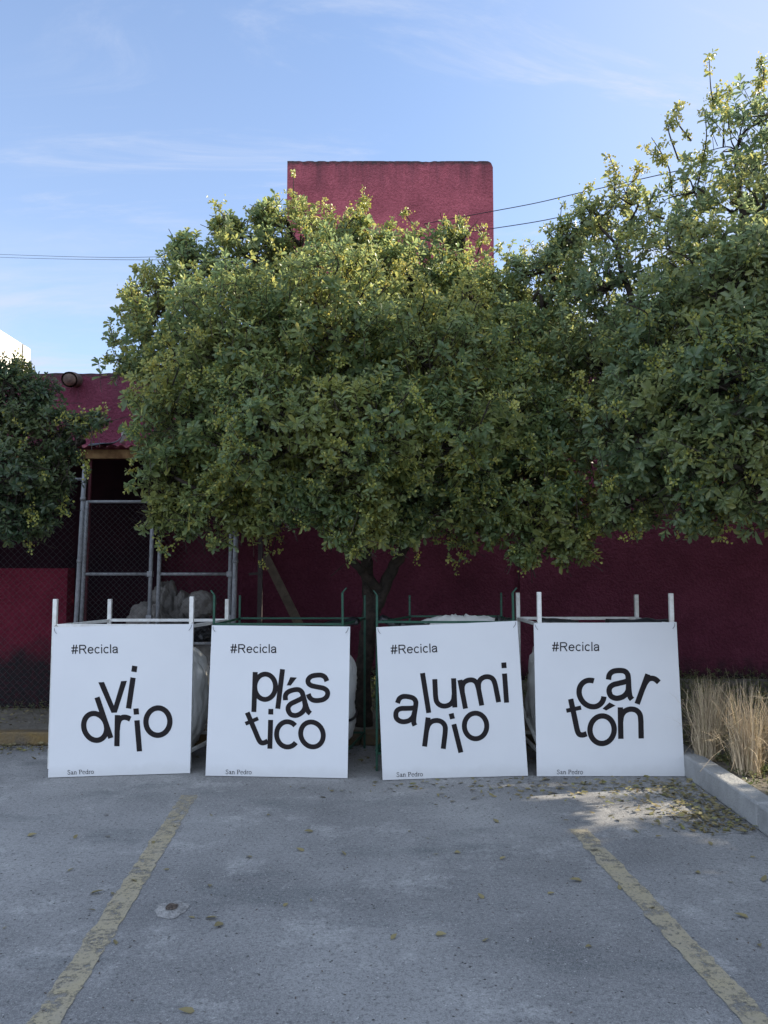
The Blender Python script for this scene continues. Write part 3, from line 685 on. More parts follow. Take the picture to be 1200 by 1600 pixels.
S2.word([('p', *Z2(456, 925), -2), ('l', *Z2(551, 906), -6.9), ('a', *Z2(654, 991), 15), ('acute', *Z2(624, 859), -4, 1.05), ('s', *Z2(785, 899), 5), ('t', *Z2(396, 1157), 23), ('i', *Z2(490, 1155), -1.5), ('c', *Z2(586, 1190), 2), ('o', *Z2(750, 1190), 22)], 87)
S2.text('heading_lettering', '#Recicla', 360, 1020.2, 433.5, 1020.2); S2.text('footer_lettering', 'San Pedro', 352, 1209.4, 393.5, 1209.6, True); S2.ties()
S3 = Sign([(588, 980), (808, 970), (825, 1212), (598, 1219)], 3); S3.board('white sign reading #Recicla aluminio San Pedro, its bottom edge bowed')
S3.word([('a', *Z3(302, 1036), -9), ('l', *Z3(420, 931), 9), ('u', *Z3(540, 935), 2.5), ('m', *Z3(755, 917), 11), ('i', *Z3(917, 866), 4), ('n', *Z3(483, 1180), -7), ('i', *Z3(610, 1181), 14), ('o', *Z3(732, 1137), 2)], 88)
S3.text('heading_lettering', '#Recicla', 610.5, 1021.9, 685, 1019); S3.text('footer_lettering', 'San Pedro', 619, 1213.9, 661, 1212.7, True); S3.ties()
S4 = Sign([(834, 974), (1057, 972), (1070, 1213), (839, 1213)], 4); S4.board('white sign reading #Recicla cartón San Pedro')
S4.word([('c', *Z4(405, 672), 33), ('a', *Z4(538, 628), 3), ('r', *Z4(664, 655), -20), ('t', *Z4(342, 779), 12), ('acute', *Z4(490, 728), -28, 1.0), ('o', *Z4(459, 829), -4), ('n', *Z4(587, 797), 1)], 95)
S4.text('heading_lettering', '#Recicla', 862.5, 1017.6, 938, 1017); S4.text('footer_lettering', 'San Pedro', 869.5, 1209.6, 911, 1209.4, True); S4.ties()

# ------------------------------------------------------------------ cages that carry the signs
def cage(sg, fl, fr, rl, rr, YR, m, label, rail_z, wpost=0.034, bent=False, YF=None):
    """posts given as (px x at top, px y at top); front row stands just behind the sign"""
    YF = YF or max(sg.TL.y, sg.TR.y) + 0.035
    A, B_, C_, D_ = at(*fl, YF), at(*fr, YF), at(*rr, YR), at(*rl, YR)
    c = (A + B_ + C_ + D_) / 4; root = empty('steel_cage', (c.x, c.y, 0), label, 'cage', 'steel cages behind the signs'); o0 = Vector((c.x, c.y, 0))
    feet = []
    for i, p in enumerate((A, B_, C_, D_)):
        f = Vector((p.x, p.y, 0.0)); f.x += (0.0, 0.02 if bent else 0, 0, 0)[i]; feet.append((p, f))
        b = MB(); b.bar(f - o0, p - o0, wpost, wpost, (0, 1, 0))
        if bent and i in (0, 1): b.bar(p - o0, p - o0 + Vector((0.035 if i else -0.03, 0, 0.04)), 0.012)
        b.build('post', m, root, 0.003)
    def pt(i, z): p, f = feet[i]; return f + (p - f) * (z / p.z) - o0
    for zz in (rail_z, 0.14):
        for i, j in ((0, 1), (1, 2), (2, 3), (3, 0)):
            dz = 0.0 if i in (0, 2) else -0.004
            a, e = pt(i, zz + dz), pt(j, zz + dz); d = (e - a).normalized() * (wpost * 0.5)
            b = MB(); b.bar(a + d, e - d, 0.016 if bent else 0.024, 0.018 if bent else 0.026); b.build('rail', m, root, 0.002)
    b = MB(); b.bar(pt(3, 0.42), pt(0, 0.16), 0.03, 0.012); b.build('brace', m, root)
    return c, (A, B_, C_, D_)
RY = 7.13
rz = at(230, 969, RY).z
c1, q1 = cage(S1, (87, 936), (300, 932), (172, 936), (355, 936), RY, M['white_paint'], 'white cage behind the vidrio sign', rz)
c2, q2 = cage(S2, (335, 930), (535, 926), (375, 930), (570, 930), RY, M['green_paint'], 'green cage behind the plástico sign', at(470, 966, RY).z, 0.019, True)
c3, q3 = cage(S3, (589, 930), (801, 926), (640, 930), (783, 926), RY, M['green_paint'], 'green cage behind the aluminio sign', at(700, 963, RY).z, 0.019, True)
c4, q4 = cage(S4, (842, 925), (1048, 927), (809, 926), (994, 929), RY, M['white_paint'], 'white cage behind the cartón sign', at(900, 966, RY).z)
# bulk bags hanging in the cages
def bag(c, w, d, h, label, seed, dx=0.0, dy=0.0, power=3.4):
    o = blob('bulk_bag', (c.x + dx, c.y + dy, 0.02), (w, d, h), M['bag'], None, power, seed, 0.07, 2.0, 0.03, pleat=0.022); return tag(o, label, 'bag', 'white bulk bags in the cages')
bag(c1, 0.98, 0.60, 1.00, 'white bulk bag in the cage behind the vidrio sign', 3, 0.035, 0.0)
b2 = bag(c2, 1.10, 0.62, 1.04, 'bulging white bulk bag tied in the cage behind the plástico sign', 6, 0.015, 0.0, 2.9)
b = MB(); n = 60
pts = [(0.553 * math.copysign(abs(math.cos(a)) ** 0.6, math.cos(a)), 0.32 * math.copysign(abs(math.sin(a)) ** 0.6, math.sin(a)), 0.36 + 0.03 * math.sin(a)) for a in np.linspace(0, 2 * math.pi, n)]
b.tube(pts, 0.012, 6, False); b.build('strap', M['black_plastic'], b2)
bag(c3, 1.02, 0.62, 1.185, 'white bulk bag rising above the aluminio sign', 9, 0.06, 0.02)
bag(c4, 1.08, 0.60, 1.02, 'white bulk bag in the cage behind the cartón sign', 12, -0.015, 0.0)
def liner(px0, px1, y0, y1, Y, label, seed, dip=0.02):
    """black plastic liner folded over the cage rail"""
    l, r = at(px0, y0, Y), at(px1, y1, Y); n = 26; V = []; F = []
    for i in range(n + 1):
        t = i / n; p = l + (r - l) * t
        for k in range(7):
            s = k / 6; V.append((p.x + 0.01 * math.sin(9 * t + k), Y - 0.03 + 0.10 * s, p.z - 0.05 * (2 * s - 1) ** 2 + dip * mnoise.noise(Vector((t * 4, s * 2, seed))) ))
    for i in range(n):
        for k in range(6): q = i * 7 + k; F.append((q, q + 1, q + 8, q + 7))
    b = MB(); b.add(V, F, True); o = b.build('plastic_liner', M['black_plastic']); s_ = o.modifiers.new('thick', 'SOLIDIFY'); s_.thickness = 0.004
    return tag(o, label, 'plastic sheet', 'black plastic liners on the cages')
liner(500, 560, 975, 966, 6.75, 'black plastic folded over the cage above the right end of the plástico sign', 1, 0.03)
liner(590, 625, 960, 975, 6.95, 'black plastic flap beside the trunk above the aluminio sign', 2, 0.05)
liner(625, 672, 972, 974, 6.55, 'black plastic patch on the white bag above the aluminio sign', 3, 0.02)
liner(776, 806, 966, 966, 6.6, 'black plastic tuft at the right corner of the aluminio sign', 4, 0.03)
liner(845, 905, 966, 970, 6.5, 'black plastic folded over the cage above the left of the cartón sign', 5, 0.02)
liner(950, 1046, 968, 968, 6.5, 'black plastic folded over the cage above the right of the cartón sign', 6, 0.02)

# ------------------------------------------------------------------ foliage
def leaf_arrays(P, A, Nn, L_, Wd, fold=0.25, droop=0.12):
    S = np.cross(A, Nn); n = len(P); L_ = L_[:, None]; Wd = Wd[:, None]
    v0 = P; v3 = P + A * L_ - Nn * L_ * droop
    l1 = P + A * L_ * 0.42 + S * Wd * 0.36 + Nn * Wd * fold * .7; l2 = P + A * L_ * 0.80 + S * Wd * 0.44 + Nn * (Wd * fold - L_ * droop * .6)
    r1 = P + A * L_ * 0.42 - S * Wd * 0.36 + Nn * Wd * fold * .7; r2 = P + A * L_ * 0.80 - S * Wd * 0.44 + Nn * (Wd * fold - L_ * droop * .6)
    V = np.stack([v0, l1, l2, v3, r2, r1], 1).reshape(-1, 3); k = (np.arange(n) * 6)[:, None]
    F = np.concatenate([k + np.array([0, 1, 2, 3]), k + np.array([0, 3, 4, 5])], 0); return V, F
def unit(v): return v / (np.linalg.norm(v, axis=-1, keepdims=True) + 1e-9)
def ortho(d):
    h = np.where(np.abs(d[:, 2:3]) < 0.9, np.array([[0, 0, 1.0]]), np.array([[1.0, 0, 0]])); a = unit(np.cross(d, h)); return a, np.cross(d, a)
def rosettes(rng, P, D, k, L0):
    n = len(P); a, c = ortho(D); i = np.tile(np.arange(k), n); idx = np.repeat(np.arange(n), k)
    az = i * 2.4 + rng.uniform(0, 6.28, n)[idx] + rng.normal(0, .25, n * k); pol = np.radians(28 + 62 * (i / k) + rng.normal(0, 10, n * k))
    rad = a[idx] * np.cos(az)[:, None] + c[idx] * np.sin(az)[:, None]; A = unit(D[idx] * np.cos(pol)[:, None] + rad * np.sin(pol)[:, None] - np.array([0, 0, .12]))
    Nn = unit(D[idx] - A * (D[idx] * A).sum(1, keepdims=True) + rng.normal(0, .18, (n * k, 3))); Nn = unit(Nn - A * (Nn * A).sum(1, keepdims=True))
    p = P[idx] - D[idx] * (i / k)[:, None] * 0.05; L_ = L0 * (rng.uniform(.70, 1.2, n)[idx]) * rng.uniform(.65, 1.15, n * k) * (0.62 + 0.38 * (i / k)); return leaf_arrays(p, A, Nn, L_, L_ * rng.uniform(.40, .52, n * k))
def twig_tubes(A, B_, r0, r1):
    n = len(A); d = unit(B_ - A); a, c = ortho(d); V = []
    for e, r in ((A, r0), (B_, r1)):
        for k in range(3): t_ = 2.094 * k; V.append(e + (a * math.cos(t_) + c * math.sin(t_)) * r)
    V = np.stack(V, 1).reshape(-1, 3); k = (np.arange(n) * 6)[:, None]
    F = np.concatenate([k + np.array(q) for q in ((0, 1, 4, 3), (1, 2, 5, 4), (2, 0, 3, 5))], 0); return V, F
def merge(parts):
    V = np.concatenate([p[0] for p in parts]); off = np.cumsum([0] + [len(p[0]) for p in parts[:-1]]); F = np.concatenate([p[1] + o for p, o in zip(parts, off)]); return V, F

def tree(name, base, trunk_paths, lobes, seed, L0, dens, leafmat, label, cat='tree', group=None, shoots=(), flowers=0.75, hang=0.25):
    """lobes: (centre Vector, radius, density factor).  Everything is kept relative to the trunk's foot."""
    rng = np.random.default_rng(seed); root = empty(name, base, label, cat, group); o0 = np.array(base)
    C_ = np.array([tuple(l[0]) for l in lobes]); R = np.array([l[1] for l in lobes]); K = np.array([l[2] for l in lobes])
    # woody part
    b = MB(); nodes = []
    for pts, r0, r1 in trunk_paths:
        q = catmull([np.array(p) for p in pts], 6); q = [p + rng.normal(0, .008, 3) for p in q]
        b.tube([p - o0 for p in q], list(np.linspace(r0, r1, len(q))), 10); nodes += [(p, r0 + (r1 - r0) * i / len(q)) for i, p in enumerate(q)]
    NP = np.array([n_[0] for n_ in nodes]); hub = NP[NP[:, 2] > base[2] + 0.55 * (NP[:, 2].max() - base[2])]
    order = np.argsort(np.linalg.norm(C_ - hub.mean(0), axis=1)); hubs = [h for h in hub]
    ends = []
    for i in order:                       # a limb to every lobe, growing out of the nearest wood
        hh = np.array(hubs); score = np.linalg.norm(hh - C_[i], axis=1) + 0.6 * np.maximum(0, hh[:, 2] - C_[i][2] + 0.2); j = int(np.argmin(score)); p, q = hh[j], C_[i]
        if np.linalg.norm(p - q) < 0.05: continue
        m1 = p + (q - p) * 0.35 + rng.normal(0, .06, 3) + np.array([0, 0, .05]); m2 = p + (q - p) * 0.7 + rng.normal(0, .07, 3)
        path = catmull([p, m1, m2, q], 4); b.tube([x - o0 for x in path], list(np.linspace(.024 if K[i] > .65 else .014, .011 if K[i] > .65 else .007, len(path))), 6); hubs += [m2, q]
        for _ in range(int(8 * R[i] / 0.5)):
            d = unit(rng.normal(0, 1, 3) + np.array([0, 0, .35])); e = q + d * R[i] * rng.uniform(.6, .92); mid = (q + e) / 2 + rng.normal(0, .05, 3)
            path = catmull([q, mid, e], 3); b.tube([x - o0 for x in path], list(np.linspace(.008, .0035, len(path))), 4, False); ends.append(e)
    # rosettes in a shell round the union of lobes
    P = []; D = []
    for i in range(len(C_)):
        n = int(dens * K[i] * (R[i] / .5) ** 2); d = unit(rng.normal(0, 1, (n, 3))); f = 1.04 - 0.52 * rng.random(n) ** 1.7
        # uneven outline: clumps push out, hollows pull in
        lump = np.array([mnoise.noise(Vector(tuple(q * 2.6 + i * 3.7))) for q in d]); f = f * (1 + 0.42 * lump)
        p = C_[i] + d * (R[i] * f)[:, None]
        hole = np.array([mnoise.noise(Vector(tuple(q * 3.1 + seed))) + 0.5 * mnoise.noise(Vector(tuple(q * 7.0 + seed))) for q in p]); keep = (hole > -0.30 + 0.45 * (1 - K[i])) 
        dist = np.linalg.norm(p[:, None, :] - C_[None], axis=2) / R[None]; dist[:, i] = 9; keep &= (dist.min(1) > 0.55)
        P.append(p[keep]); D.append(d[keep])
    P = np.concatenate(P); D = np.concatenate(D)
    D = unit(D * 0.8 + np.array([0, 0, 0.45]) + rng.normal(0, .35, D.shape)); low = P[:, 2] < np.percentile(P[:, 2], 30); D[low] = unit(D[low] - np.array([0, 0, .25]))
    lv = [rosettes(rng, P, D, 8, L0)]
    # second whorl further down the same twig gives depth
    back = P - D * rng.uniform(.05, .13, (len(P), 1)); lv.append(rosettes(rng, back, unit(D + rng.normal(0, .3, D.shape)), 5, L0 * 1.08))
    tw_ = [twig_tubes(P - D * rng.uniform(.16, .34, (len(P), 1)) + rng.normal(0, .03, P.shape), P, .0035, .002)]
    fl = []
    if flowers:
        sel = rng.random(len(P)) < flowers * np.clip(np.array([.30 + 2.2 * mnoise.noise(Vector(tuple(q * 1.9 + 9))) for q in P]), .04, 1); fp, fd = P[sel], D[sel]
    # long shoots standing out of the outline
    sp_, sd = [], []
    auto = []
    for i in range(len(C_)):
        for _ in range(int(rng.integers(3, 6) * (R[i] / .4))):
            d = unit(rng.normal(0, 1, 3) * np.array([1, 1, .6]) + np.array([0, 0, .55])); e = C_[i] + d * R[i] * 1.02
            if (np.linalg.norm(e - C_, axis=1) / R > 0.98).all(): auto.append((C_[i] + d * R[i] * .75, C_[i] + d * R[i] * rng.uniform(1.12, 1.42) + np.array([0, 0, .05]), int(rng.integers(4, 8))))
    for s0, s1, dn in list(shoots) + auto:
        path = np.array(catmull([np.array(s0), (np.array(s0) + np.array(s1)) / 2 + rng.normal(0, .05, 3), np.array(s1)], 7)); b.tube([x - o0 for x in path], list(np.linspace(.008, .003, len(path))), 4, False)
        for _ in range(dn):
            k = rng.integers(2, len(path)); d = unit(path[k] - path[k - 1] + rng.normal(0, .6, 3)); sp_.append(path[k] + d * rng.uniform(.0, .07)); sd.append(d)
    if sp_:
        sp_, sd = np.array(sp_), np.array(sd); lv.append(rosettes(rng, sp_, sd, 5, L0 * 0.8))
        if flowers: fp = np.concatenate([fp, sp_]); fd = np.concatenate([fd, sd])
    V, F = merge(lv); me = np_mesh('crown', V - o0, F, leafmat); link(bpy.data.objects.new('crown', me), root)
    if flowers:
        k = 18; idx = np.repeat(np.arange(len(fp)), k); u = rng.random(len(idx)); p = fp[idx] - fd[idx] * (u * .15 - .02)[:, None] + rng.normal(0, .013, (len(idx), 3))
        A = unit(rng.normal(0, 1, p.shape) + fd[idx]); Nn, _ = ortho(A); s = rng.uniform(.015, .028, len(idx)); V, F = leaf_arrays(p, A, Nn, s, s * .9); me = np_mesh('blossom', V - o0, F, M['blossom']); link(bpy.data.objects.new('blossom', me), root)
    V, F = merge(tw_); b.add((V - o0).tolist(), F.tolist(), False)
    b.build('trunk', M['bark'], root); return root
def LB(lst, s=1.0): return [(at(x, y, Y), r * s, (k[0] if k else 1.0)) for x, y, Y, r, *k in lst]

# centre tree
base = Vector((at(568, 1140, 7.65).x, 7.65, 0.09))
T = lambda x, y, Y: tuple(at(x, y, Y))
trunk_c = [([tuple(base), T(566, 1080, 7.65), T(573, 1000, 7.62), T(577, 945, 7.6), T(573, 890, 7.55), T(560, 820, 7.5), T(520, 700, 7.4), T(515, 560, 7.4), T(510, 450, 7.4)], .098, .025),
           ([T(576, 975, 7.62), T(593, 935, 7.55), T(612, 890, 7.5), T(638, 850, 7.5), T(700, 760, 7.5), T(730, 620, 7.5), T(720, 500, 7.5)], .075, .02),
           ([T(598, 925, 7.54), T(580, 908, 7.45), T(556, 880, 7.35), T(500, 800, 7.1), T(420, 700, 7.0), T(380, 560, 7.0)], .05, .02)]
L_C = [(258, 520, 7.0, .50, .75), (205, 562, 7.2, .26, .6), (300, 445, 7.2, .42, .7), (235, 468, 7.2, .28, .8), (392, 405, 7.3, .42, .75), (470, 385, 7.5, .40, .75), (535, 362, 7.4, .28, .6), (575, 430, 7.4, .42), (645, 440, 7.6, .46), (715, 425, 7.7, .34, .7), (750, 480, 7.6, .40),
       (380, 540, 6.6, .72), (520, 520, 6.6, .72), (660, 570, 6.8, .72), (300, 650, 6.5, .54), (430, 680, 6.2, .60), (560, 690, 6.1, .55), (690, 700, 6.4, .56), (800, 660, 6.8, .55), (830, 560, 7.2, .5, .8),
       (272, 745, 6.5, .36), (350, 780, 6.4, .34), (440, 760, 6.3, .36), (575, 795, 6.15, .28), (500, 745, 6.2, .38), (680, 775, 6.6, .36), (760, 790, 6.7, .38), (855, 790, 6.6, .42), (815, 720, 6.8, .45),
       (540, 815, 6.2, .22), (610, 820, 6.4, .22), (650, 805, 6.5, .22), (400, 800, 6.4, .20), (895, 838, 6.5, .24), (300, 815, 6.5, .18), (245, 800, 6.5, .17), (560, 842, 6.1, .13), (820, 862, 6.5, .13, 1.2),
       (450, 600, 8.0, .75), (620, 620, 8.2, .75), (350, 620, 7.8, .62), (750, 620, 8.0, .65), (600, 520, 9.2, .85), (720, 510, 9.3, .8), (500, 520, 9.1, .75), (610, 720, 8.4, .6), (720, 730, 8.5, .6), (500, 710, 8.4, .6), (400, 680, 8.3, .5), (640, 640, 9.1, .7), (610, 760, 9.3, .55), (690, 700, 9.6, .6), (780, 690, 9.5, .6), (555, 360, 7.3, .2), (420, 335, 7.3, .14, 1.3), (290, 392, 7.2, .15, 1.3), (355, 358, 7.3, .16, 1.3), (715, 362, 7.6, .16, 1.3), (600, 388, 7.5, .18, 1.2)]  # rear lobes here are added, unseen, to keep sun off shed and sacks
sh = [(at(455, 340, 7.4), at(458, 262, 7.4), 9), (at(440, 350, 7.4), at(430, 305, 7.35), 6), (at(400, 345, 7.3), at(380, 322, 7.3), 5), (at(715, 370, 7.6), at(716, 330, 7.6), 6), (at(745, 400, 7.6), at(742, 350, 7.6), 6),
      (at(560, 345, 7.4), at(568, 308, 7.4), 6), (at(520, 350, 7.4), at(500, 312, 7.4), 6), (at(290, 400, 7.2), at(282, 375, 7.2), 5), (at(225, 445, 7.2), at(210, 420, 7.2), 5), (at(195, 560, 7.2), at(168, 548, 7.2), 6), (at(200, 530, 7.2), at(178, 515, 7.2), 5), (at(215, 470, 7.2), at(186, 455, 7.2), 6),
      (at(700, 830, 6.9), at(712, 895, 6.9), 7), (at(690, 815, 6.9), at(702, 870, 6.9), 6), (at(640, 830, 7.1), at(655, 880, 7.1), 5), (at(400, 820, 6.7), at(412, 885, 6.7), 6), (at(440, 820, 6.7), at(425, 862, 6.7), 4), (at(245, 820, 6.5), at(262, 868, 6.5), 5), (at(215, 690, 6.5), at(200, 735, 6.5), 5), (at(225, 640, 6.6), at(192, 630, 6.6), 5), (at(815, 850, 6.5), at(822, 890, 6.5), 5), (at(640, 330, 7.5), at(652, 362, 7.5), 4)]
tree('bushy_tree', base, trunk_c, LB(L_C), 11, .086, 410, M['leaf'], 'broad bushy tree in the centre, covered in yellow-green flower clusters', group=None, shoots=sh)

# right tree: closer, taller, its trunk beyond the edge of the picture
base_r = Vector((3.75, 6.3, 0.12))
trunk_r = [([tuple(base_r), (3.72, 6.3, 1.0), (3.62, 6.3, 1.9), T(1230, 600, 6.4), T(1190, 420, 6.5), T(1160, 330, 6.5), T(1150, 260, 6.6)], .13, .008),
           ([(3.64, 6.3, 1.7), T(1200, 700, 6.2), T(1090, 600, 6.3), T(1000, 500, 6.6), T(960, 380, 6.8)], .075, .018), ([(3.66, 6.3, 1.6), (4.3, 6.2, 2.6), (4.9, 6.2, 3.6), (5.1, 6.3, 4.4)], .08, .02), ([(3.66, 6.3, 1.5), (3.9, 6.9, 2.5), (4.2, 7.4, 3.5)], .07, .02)]
L_R = [(1150, 235, 6.6, .40, .30), (1085, 300, 6.6, .40, .36), (1190, 330, 6.4, .5, .42), (985, 320, 6.9, .32, .45), (930, 345, 7.0, .26, .58), (1195, 180, 6.5, .32, .36), (1060, 400, 6.5, .5, .55), (950, 450, 6.9, .46, .74), (870, 440, 7.3, .36, .76), (855, 500, 7.3, .30, .75), (860, 560, 8.6, .6), (940, 640, 8.4, .6), (1050, 560, 8.3, .7), (1150, 450, 6.0, .6),
       (885, 370, 7.1, .20, .7), (820, 430, 7.4, .26, .78), (800, 480, 7.4, .28, .8), (1050, 540, 6.2, .6), (940, 580, 6.8, .5, .75), (1150, 600, 5.6, .55), (1040, 670, 5.9, .5), (1140, 720, 5.5, .42), (960, 680, 6.4, .45, .9), (1000, 765, 6.1, .33), (1080, 775, 5.7, .27), (1190, 765, 5.4, .30), (960, 800, 6.3, .18), (1110, 800, 5.6, .14),
       (1250, 250, 6.6, .55, .42), (1280, 450, 6.2, .8), (1280, 650, 5.8, .65), (1400, 350, 6.6, .75, .7), (1400, 550, 6.3, .8), (1400, 690, 6, .55), (1520, 480, 6.5, .75), (1500, 650, 6.3, .65), (1440, 780, 5.9, .45), (1620, 600, 6.3, .6), (1250, 420, 7.3, .7), (1150, 620, 7.2, .6, .8), (1400, 560, 7.5, .75)]  # out-of-frame lobes, some added to thicken the shade on the car park
shr = [(at(1120, 180, 6.6), at(1108, 90, 6.6), 9), (at(1080, 220, 6.6), at(1062, 155, 6.6), 7), (at(1035, 260, 6.6), at(1018, 215, 6.6), 6), (at(1150, 180, 6.6), at(1120, 130, 6.6), 7), (at(1180, 160, 6.5), at(1190, 110, 6.5), 8), (at(960, 300, 6.9), at(950, 240, 6.9), 8), (at(985, 300, 6.9), at(1000, 262, 6.9), 6), (at(925, 340, 7), at(922, 290, 7), 7),
       (at(880, 370, 7.1), at(878, 318, 7.1), 7), (at(900, 380, 7.1), at(905, 330, 7.1), 5), (at(870, 380, 7.1), at(855, 352, 7.1), 5), (at(840, 420, 7.3), at(842, 378, 7.3), 6), (at(800, 440, 7.4), at(798, 385, 7.4), 6), (at(1060, 250, 6.6), at(1050, 190, 6.6), 6), (at(1130, 230, 6.6), at(1140, 140, 6.6), 9), (at(1090, 290, 6.6), at(1100, 170, 6.6), 10), (at(1050, 300, 6.6), at(1012, 232, 6.6), 7), (at(1000, 790, 6.1), at(985, 845, 6.1), 6), (at(1110, 790, 5.6), at(1118, 840, 5.6), 6), (at(1060, 790, 5.7), at(1048, 820, 5.7), 5)]
right = tree('shade_tree', base_r, trunk_r, LB(L_R), 23, .091, 370, M['leaf_b'], 'tall loose-topped tree filling the right side, its trunk out of frame', shoots=shr, flowers=0.45)

# left tree: dark, low
base_l = Vector((-4.35, 6.9, 0.09))
trunk_l = [([tuple(base_l), (-4.3, 6.9, .9), (-4.2, 6.9, 1.7), T(-60, 740, 6.8), T(-20, 660, 6.7)], .1, .025), ([(-4.2, 6.9, 1.6), (-4.8, 6.9, 2.4), (-5.1, 6.9, 2.9)], .06, .02)]
L_L = [(20, 640, 6.6, .36), (72, 678, 6.6, .30), (122, 665, 6.5, .12, 1.2), (150, 652, 6.4, .07, 1.3), (10, 740, 6.5, .44), (62, 750, 6.6, .28), (25, 808, 6.6, .22), (60, 815, 6.6, .15), (-80, 650, 6.8, .55), (-100, 780, 6.7, .5), (-200, 650, 7, .6), (-180, 780, 7, .5), (-90, 570, 7, .4), (100, 700, 6.6, .16), (5, 590, 6.6, .22), (60, 615, 6.7, .18)]
shl = [(at(100, 660, 6.5), at(165, 640, 6.4), 9), (at(120, 680, 6.5), at(160, 662, 6.4), 6), (at(30, 590, 6.6), at(40, 562, 6.6), 5), (at(5, 580, 6.6), at(3, 560, 6.6), 5), (at(120, 700, 6.5), at(135, 740, 6.5), 5), (at(40, 830, 6.6), at(48, 862, 6.6), 4), (at(90, 780, 6.6), at(100, 800, 6.6), 4)]
tree('low_tree', base_l, trunk_l, LB(L_L), 37, .074, 430, M['leaf_c'], 'dark low tree at the left edge in front of the shed', shoots=shl, flowers=0.12)

# added unseen trees right of the picture, placed so they shade the car park
def copy_tree(src, loc, rz_, label, s=1.0):
    r = src.copy(); link(r); r.location = loc; r.rotation_euler.z = rz_; r.scale = (s, s, s); r['label'] = label; r['group'] = 'added shade trees out of frame'
    for ch in src.children: c = ch.copy(); link(c); c.parent = r; c.matrix_parent_inverse = Matrix()
    return r
for loc, rz_, lab, s in (((4.39, 3.60, .12), 4.99, 'added shade tree out of frame beside the car park, nearest the picture edge', 1.01),
                         ((8.11, 2.35, .12), 6.60, 'added shade tree out of frame beside the camera, the larger of two close together', 1.12),
                         ((7.22, 8.89, .12), 1.32, 'added shade tree out of frame behind the tree nearest the picture edge', 0.93),
                         ((6.50, 4.40, .12), 0.23, 'added shade tree out of frame farthest along the right bed', 0.87),
                         ((7.53, 1.52, .12), 2.46, 'added shade tree out of frame beside the camera, the smaller of two close together', 1.09)):
    copy_tree(right, loc, rz_, lab, s)

# ------------------------------------------------------------------ grass, weeds, fallen leaves
def grass_clump(base, h, spread, n, seed, label, kink=1.0):
    """tussock: stiff stems from a tight foot, an outer skirt of arching and broken blades"""
    rng = np.random.default_rng(seed); V = []; F = []; k = 8
    for i in range(n):
        a = rng.uniform(0, 6.28); r = rng.uniform(0, 1) ** .7 * spread * .36; x0 = np.array([math.cos(a) * r, math.sin(a) * r, 0])
        skirt = rng.random() < .38 * kink; hh = h * ((.25 + .5 * rng.random()) if skirt else (.45 + .5 * rng.beta(3, 1.6))) * (1.25 if rng.random() < .03 else 1)
        out = (min(.72, abs(rng.normal(.45, .3))) if skirt else abs(rng.normal(.10, .15))); d = np.array([math.cos(a + rng.normal(0, .6)), math.sin(a + rng.normal(0, .6)), 0]); s = np.array([-d[1], d[0], 0]); w = rng.uniform(.0014, .0034); bendp = rng.uniform(1.5, 2.6); o = len(V); tw = rng.uniform(-.7, .7)
        brk = rng.integers(4, 7) if rng.random() < .16 else 99; wob = rng.normal(0, .016, (2,))
        for j in range(k):
            t = j / (k - 1); dr = .55 * out * t ** 3
            p = x0 + d * out * hh * t ** bendp + np.array([0, 0, hh * (t - dr)]) + s * (wob[0] * math.sin(5 * t) + .05 * tw * t * t) + d * wob[1] * math.sin(7 * t)
            if j >= brk: q0 = (brk - 1) / (k - 1); p = p + d * (t - q0) * hh * .25 - np.array([0, 0, (t - q0) * hh * .9])
            ww = w * (1 - t * .8); q = s * ww + d * ww * tw; V += [p - q, p + q]
        F += [(o + 2 * j, o + 2 * j + 1, o + 2 * j + 3, o + 2 * j + 2) for j in range(k - 1)]
    me = np_mesh('dry_grass_clump', np.array(V), np.array(F), M['straw']); o = link(bpy.data.objects.new('dry_grass_clump', me)); o.location = base; return tag(o, label, 'grass clump', 'dry ornamental grass clumps')
g1 = gnd(1106, 1186, .13); g2 = gnd(1168, 1208, .13)
grass_clump(g1, .74, .27, 430, 1, 'dry straw-coloured grass clump nearest the cartón sign')
grass_clump(g2, .76, .27, 460, 2, 'dry straw-coloured grass clump by the kerb at the right edge')
grass_clump(Vector((g2.x + .33, g2.y + .2, .13)), .62, .30, 600, 3, 'shorter dry grass clump cut by the right picture edge', 1.4)
grass_clump(Vector((g1.x + .42, g1.y + .85, .13)), .6, .28, 500, 4, 'dry grass clump in the second row behind the two kerb clumps', 1.2)
# low weeds and creeping stems in the beds
def weeds(name, fn, n, seed, m, L0=.035, up=.5, size=(.5, 1.3)):
    rng = np.random.default_rng(seed); P = np.array([fn(rng) for _ in range(n)]); D = unit(np.stack([rng.normal(0, .5, n), rng.normal(0, .5, n), np.full(n, up)], 1))
    V, F = rosettes(rng, P, D, 6, L0); o = link(bpy.data.objects.new(name, np_mesh(name, V, F, m))); return tag(o, kind='stuff')
def bed_r(rng):
    y = rng.uniform(4.4, 10.6); x = kx(y) + .2 + abs(rng.normal(0, 1.2)); z = .14 + rng.uniform(0, .05) + (.16 * rng.random() if y > 7.4 else 0); return (x, y, z)
weeds('ground_cover', bed_r, 2600, 5, M['weed'], .040)
def bed_l(rng):
    y = 8.5 - abs(rng.normal(0, .10)); x = rng.uniform(-7, -3.2); return (x, y, .12 + rng.uniform(0, .10) * (rng.random()))
weeds('ground_cover', bed_l, 260, 6, M['weed'], .03)
def bed_m(rng):
    x = rng.uniform(-2, 2.2); y = rng.uniform(8.2, 10.6); return (x, y, .12 + rng.uniform(0, .28) * rng.random())
weeds('ground_cover', bed_m, 1500, 8, M['weed'], .045)

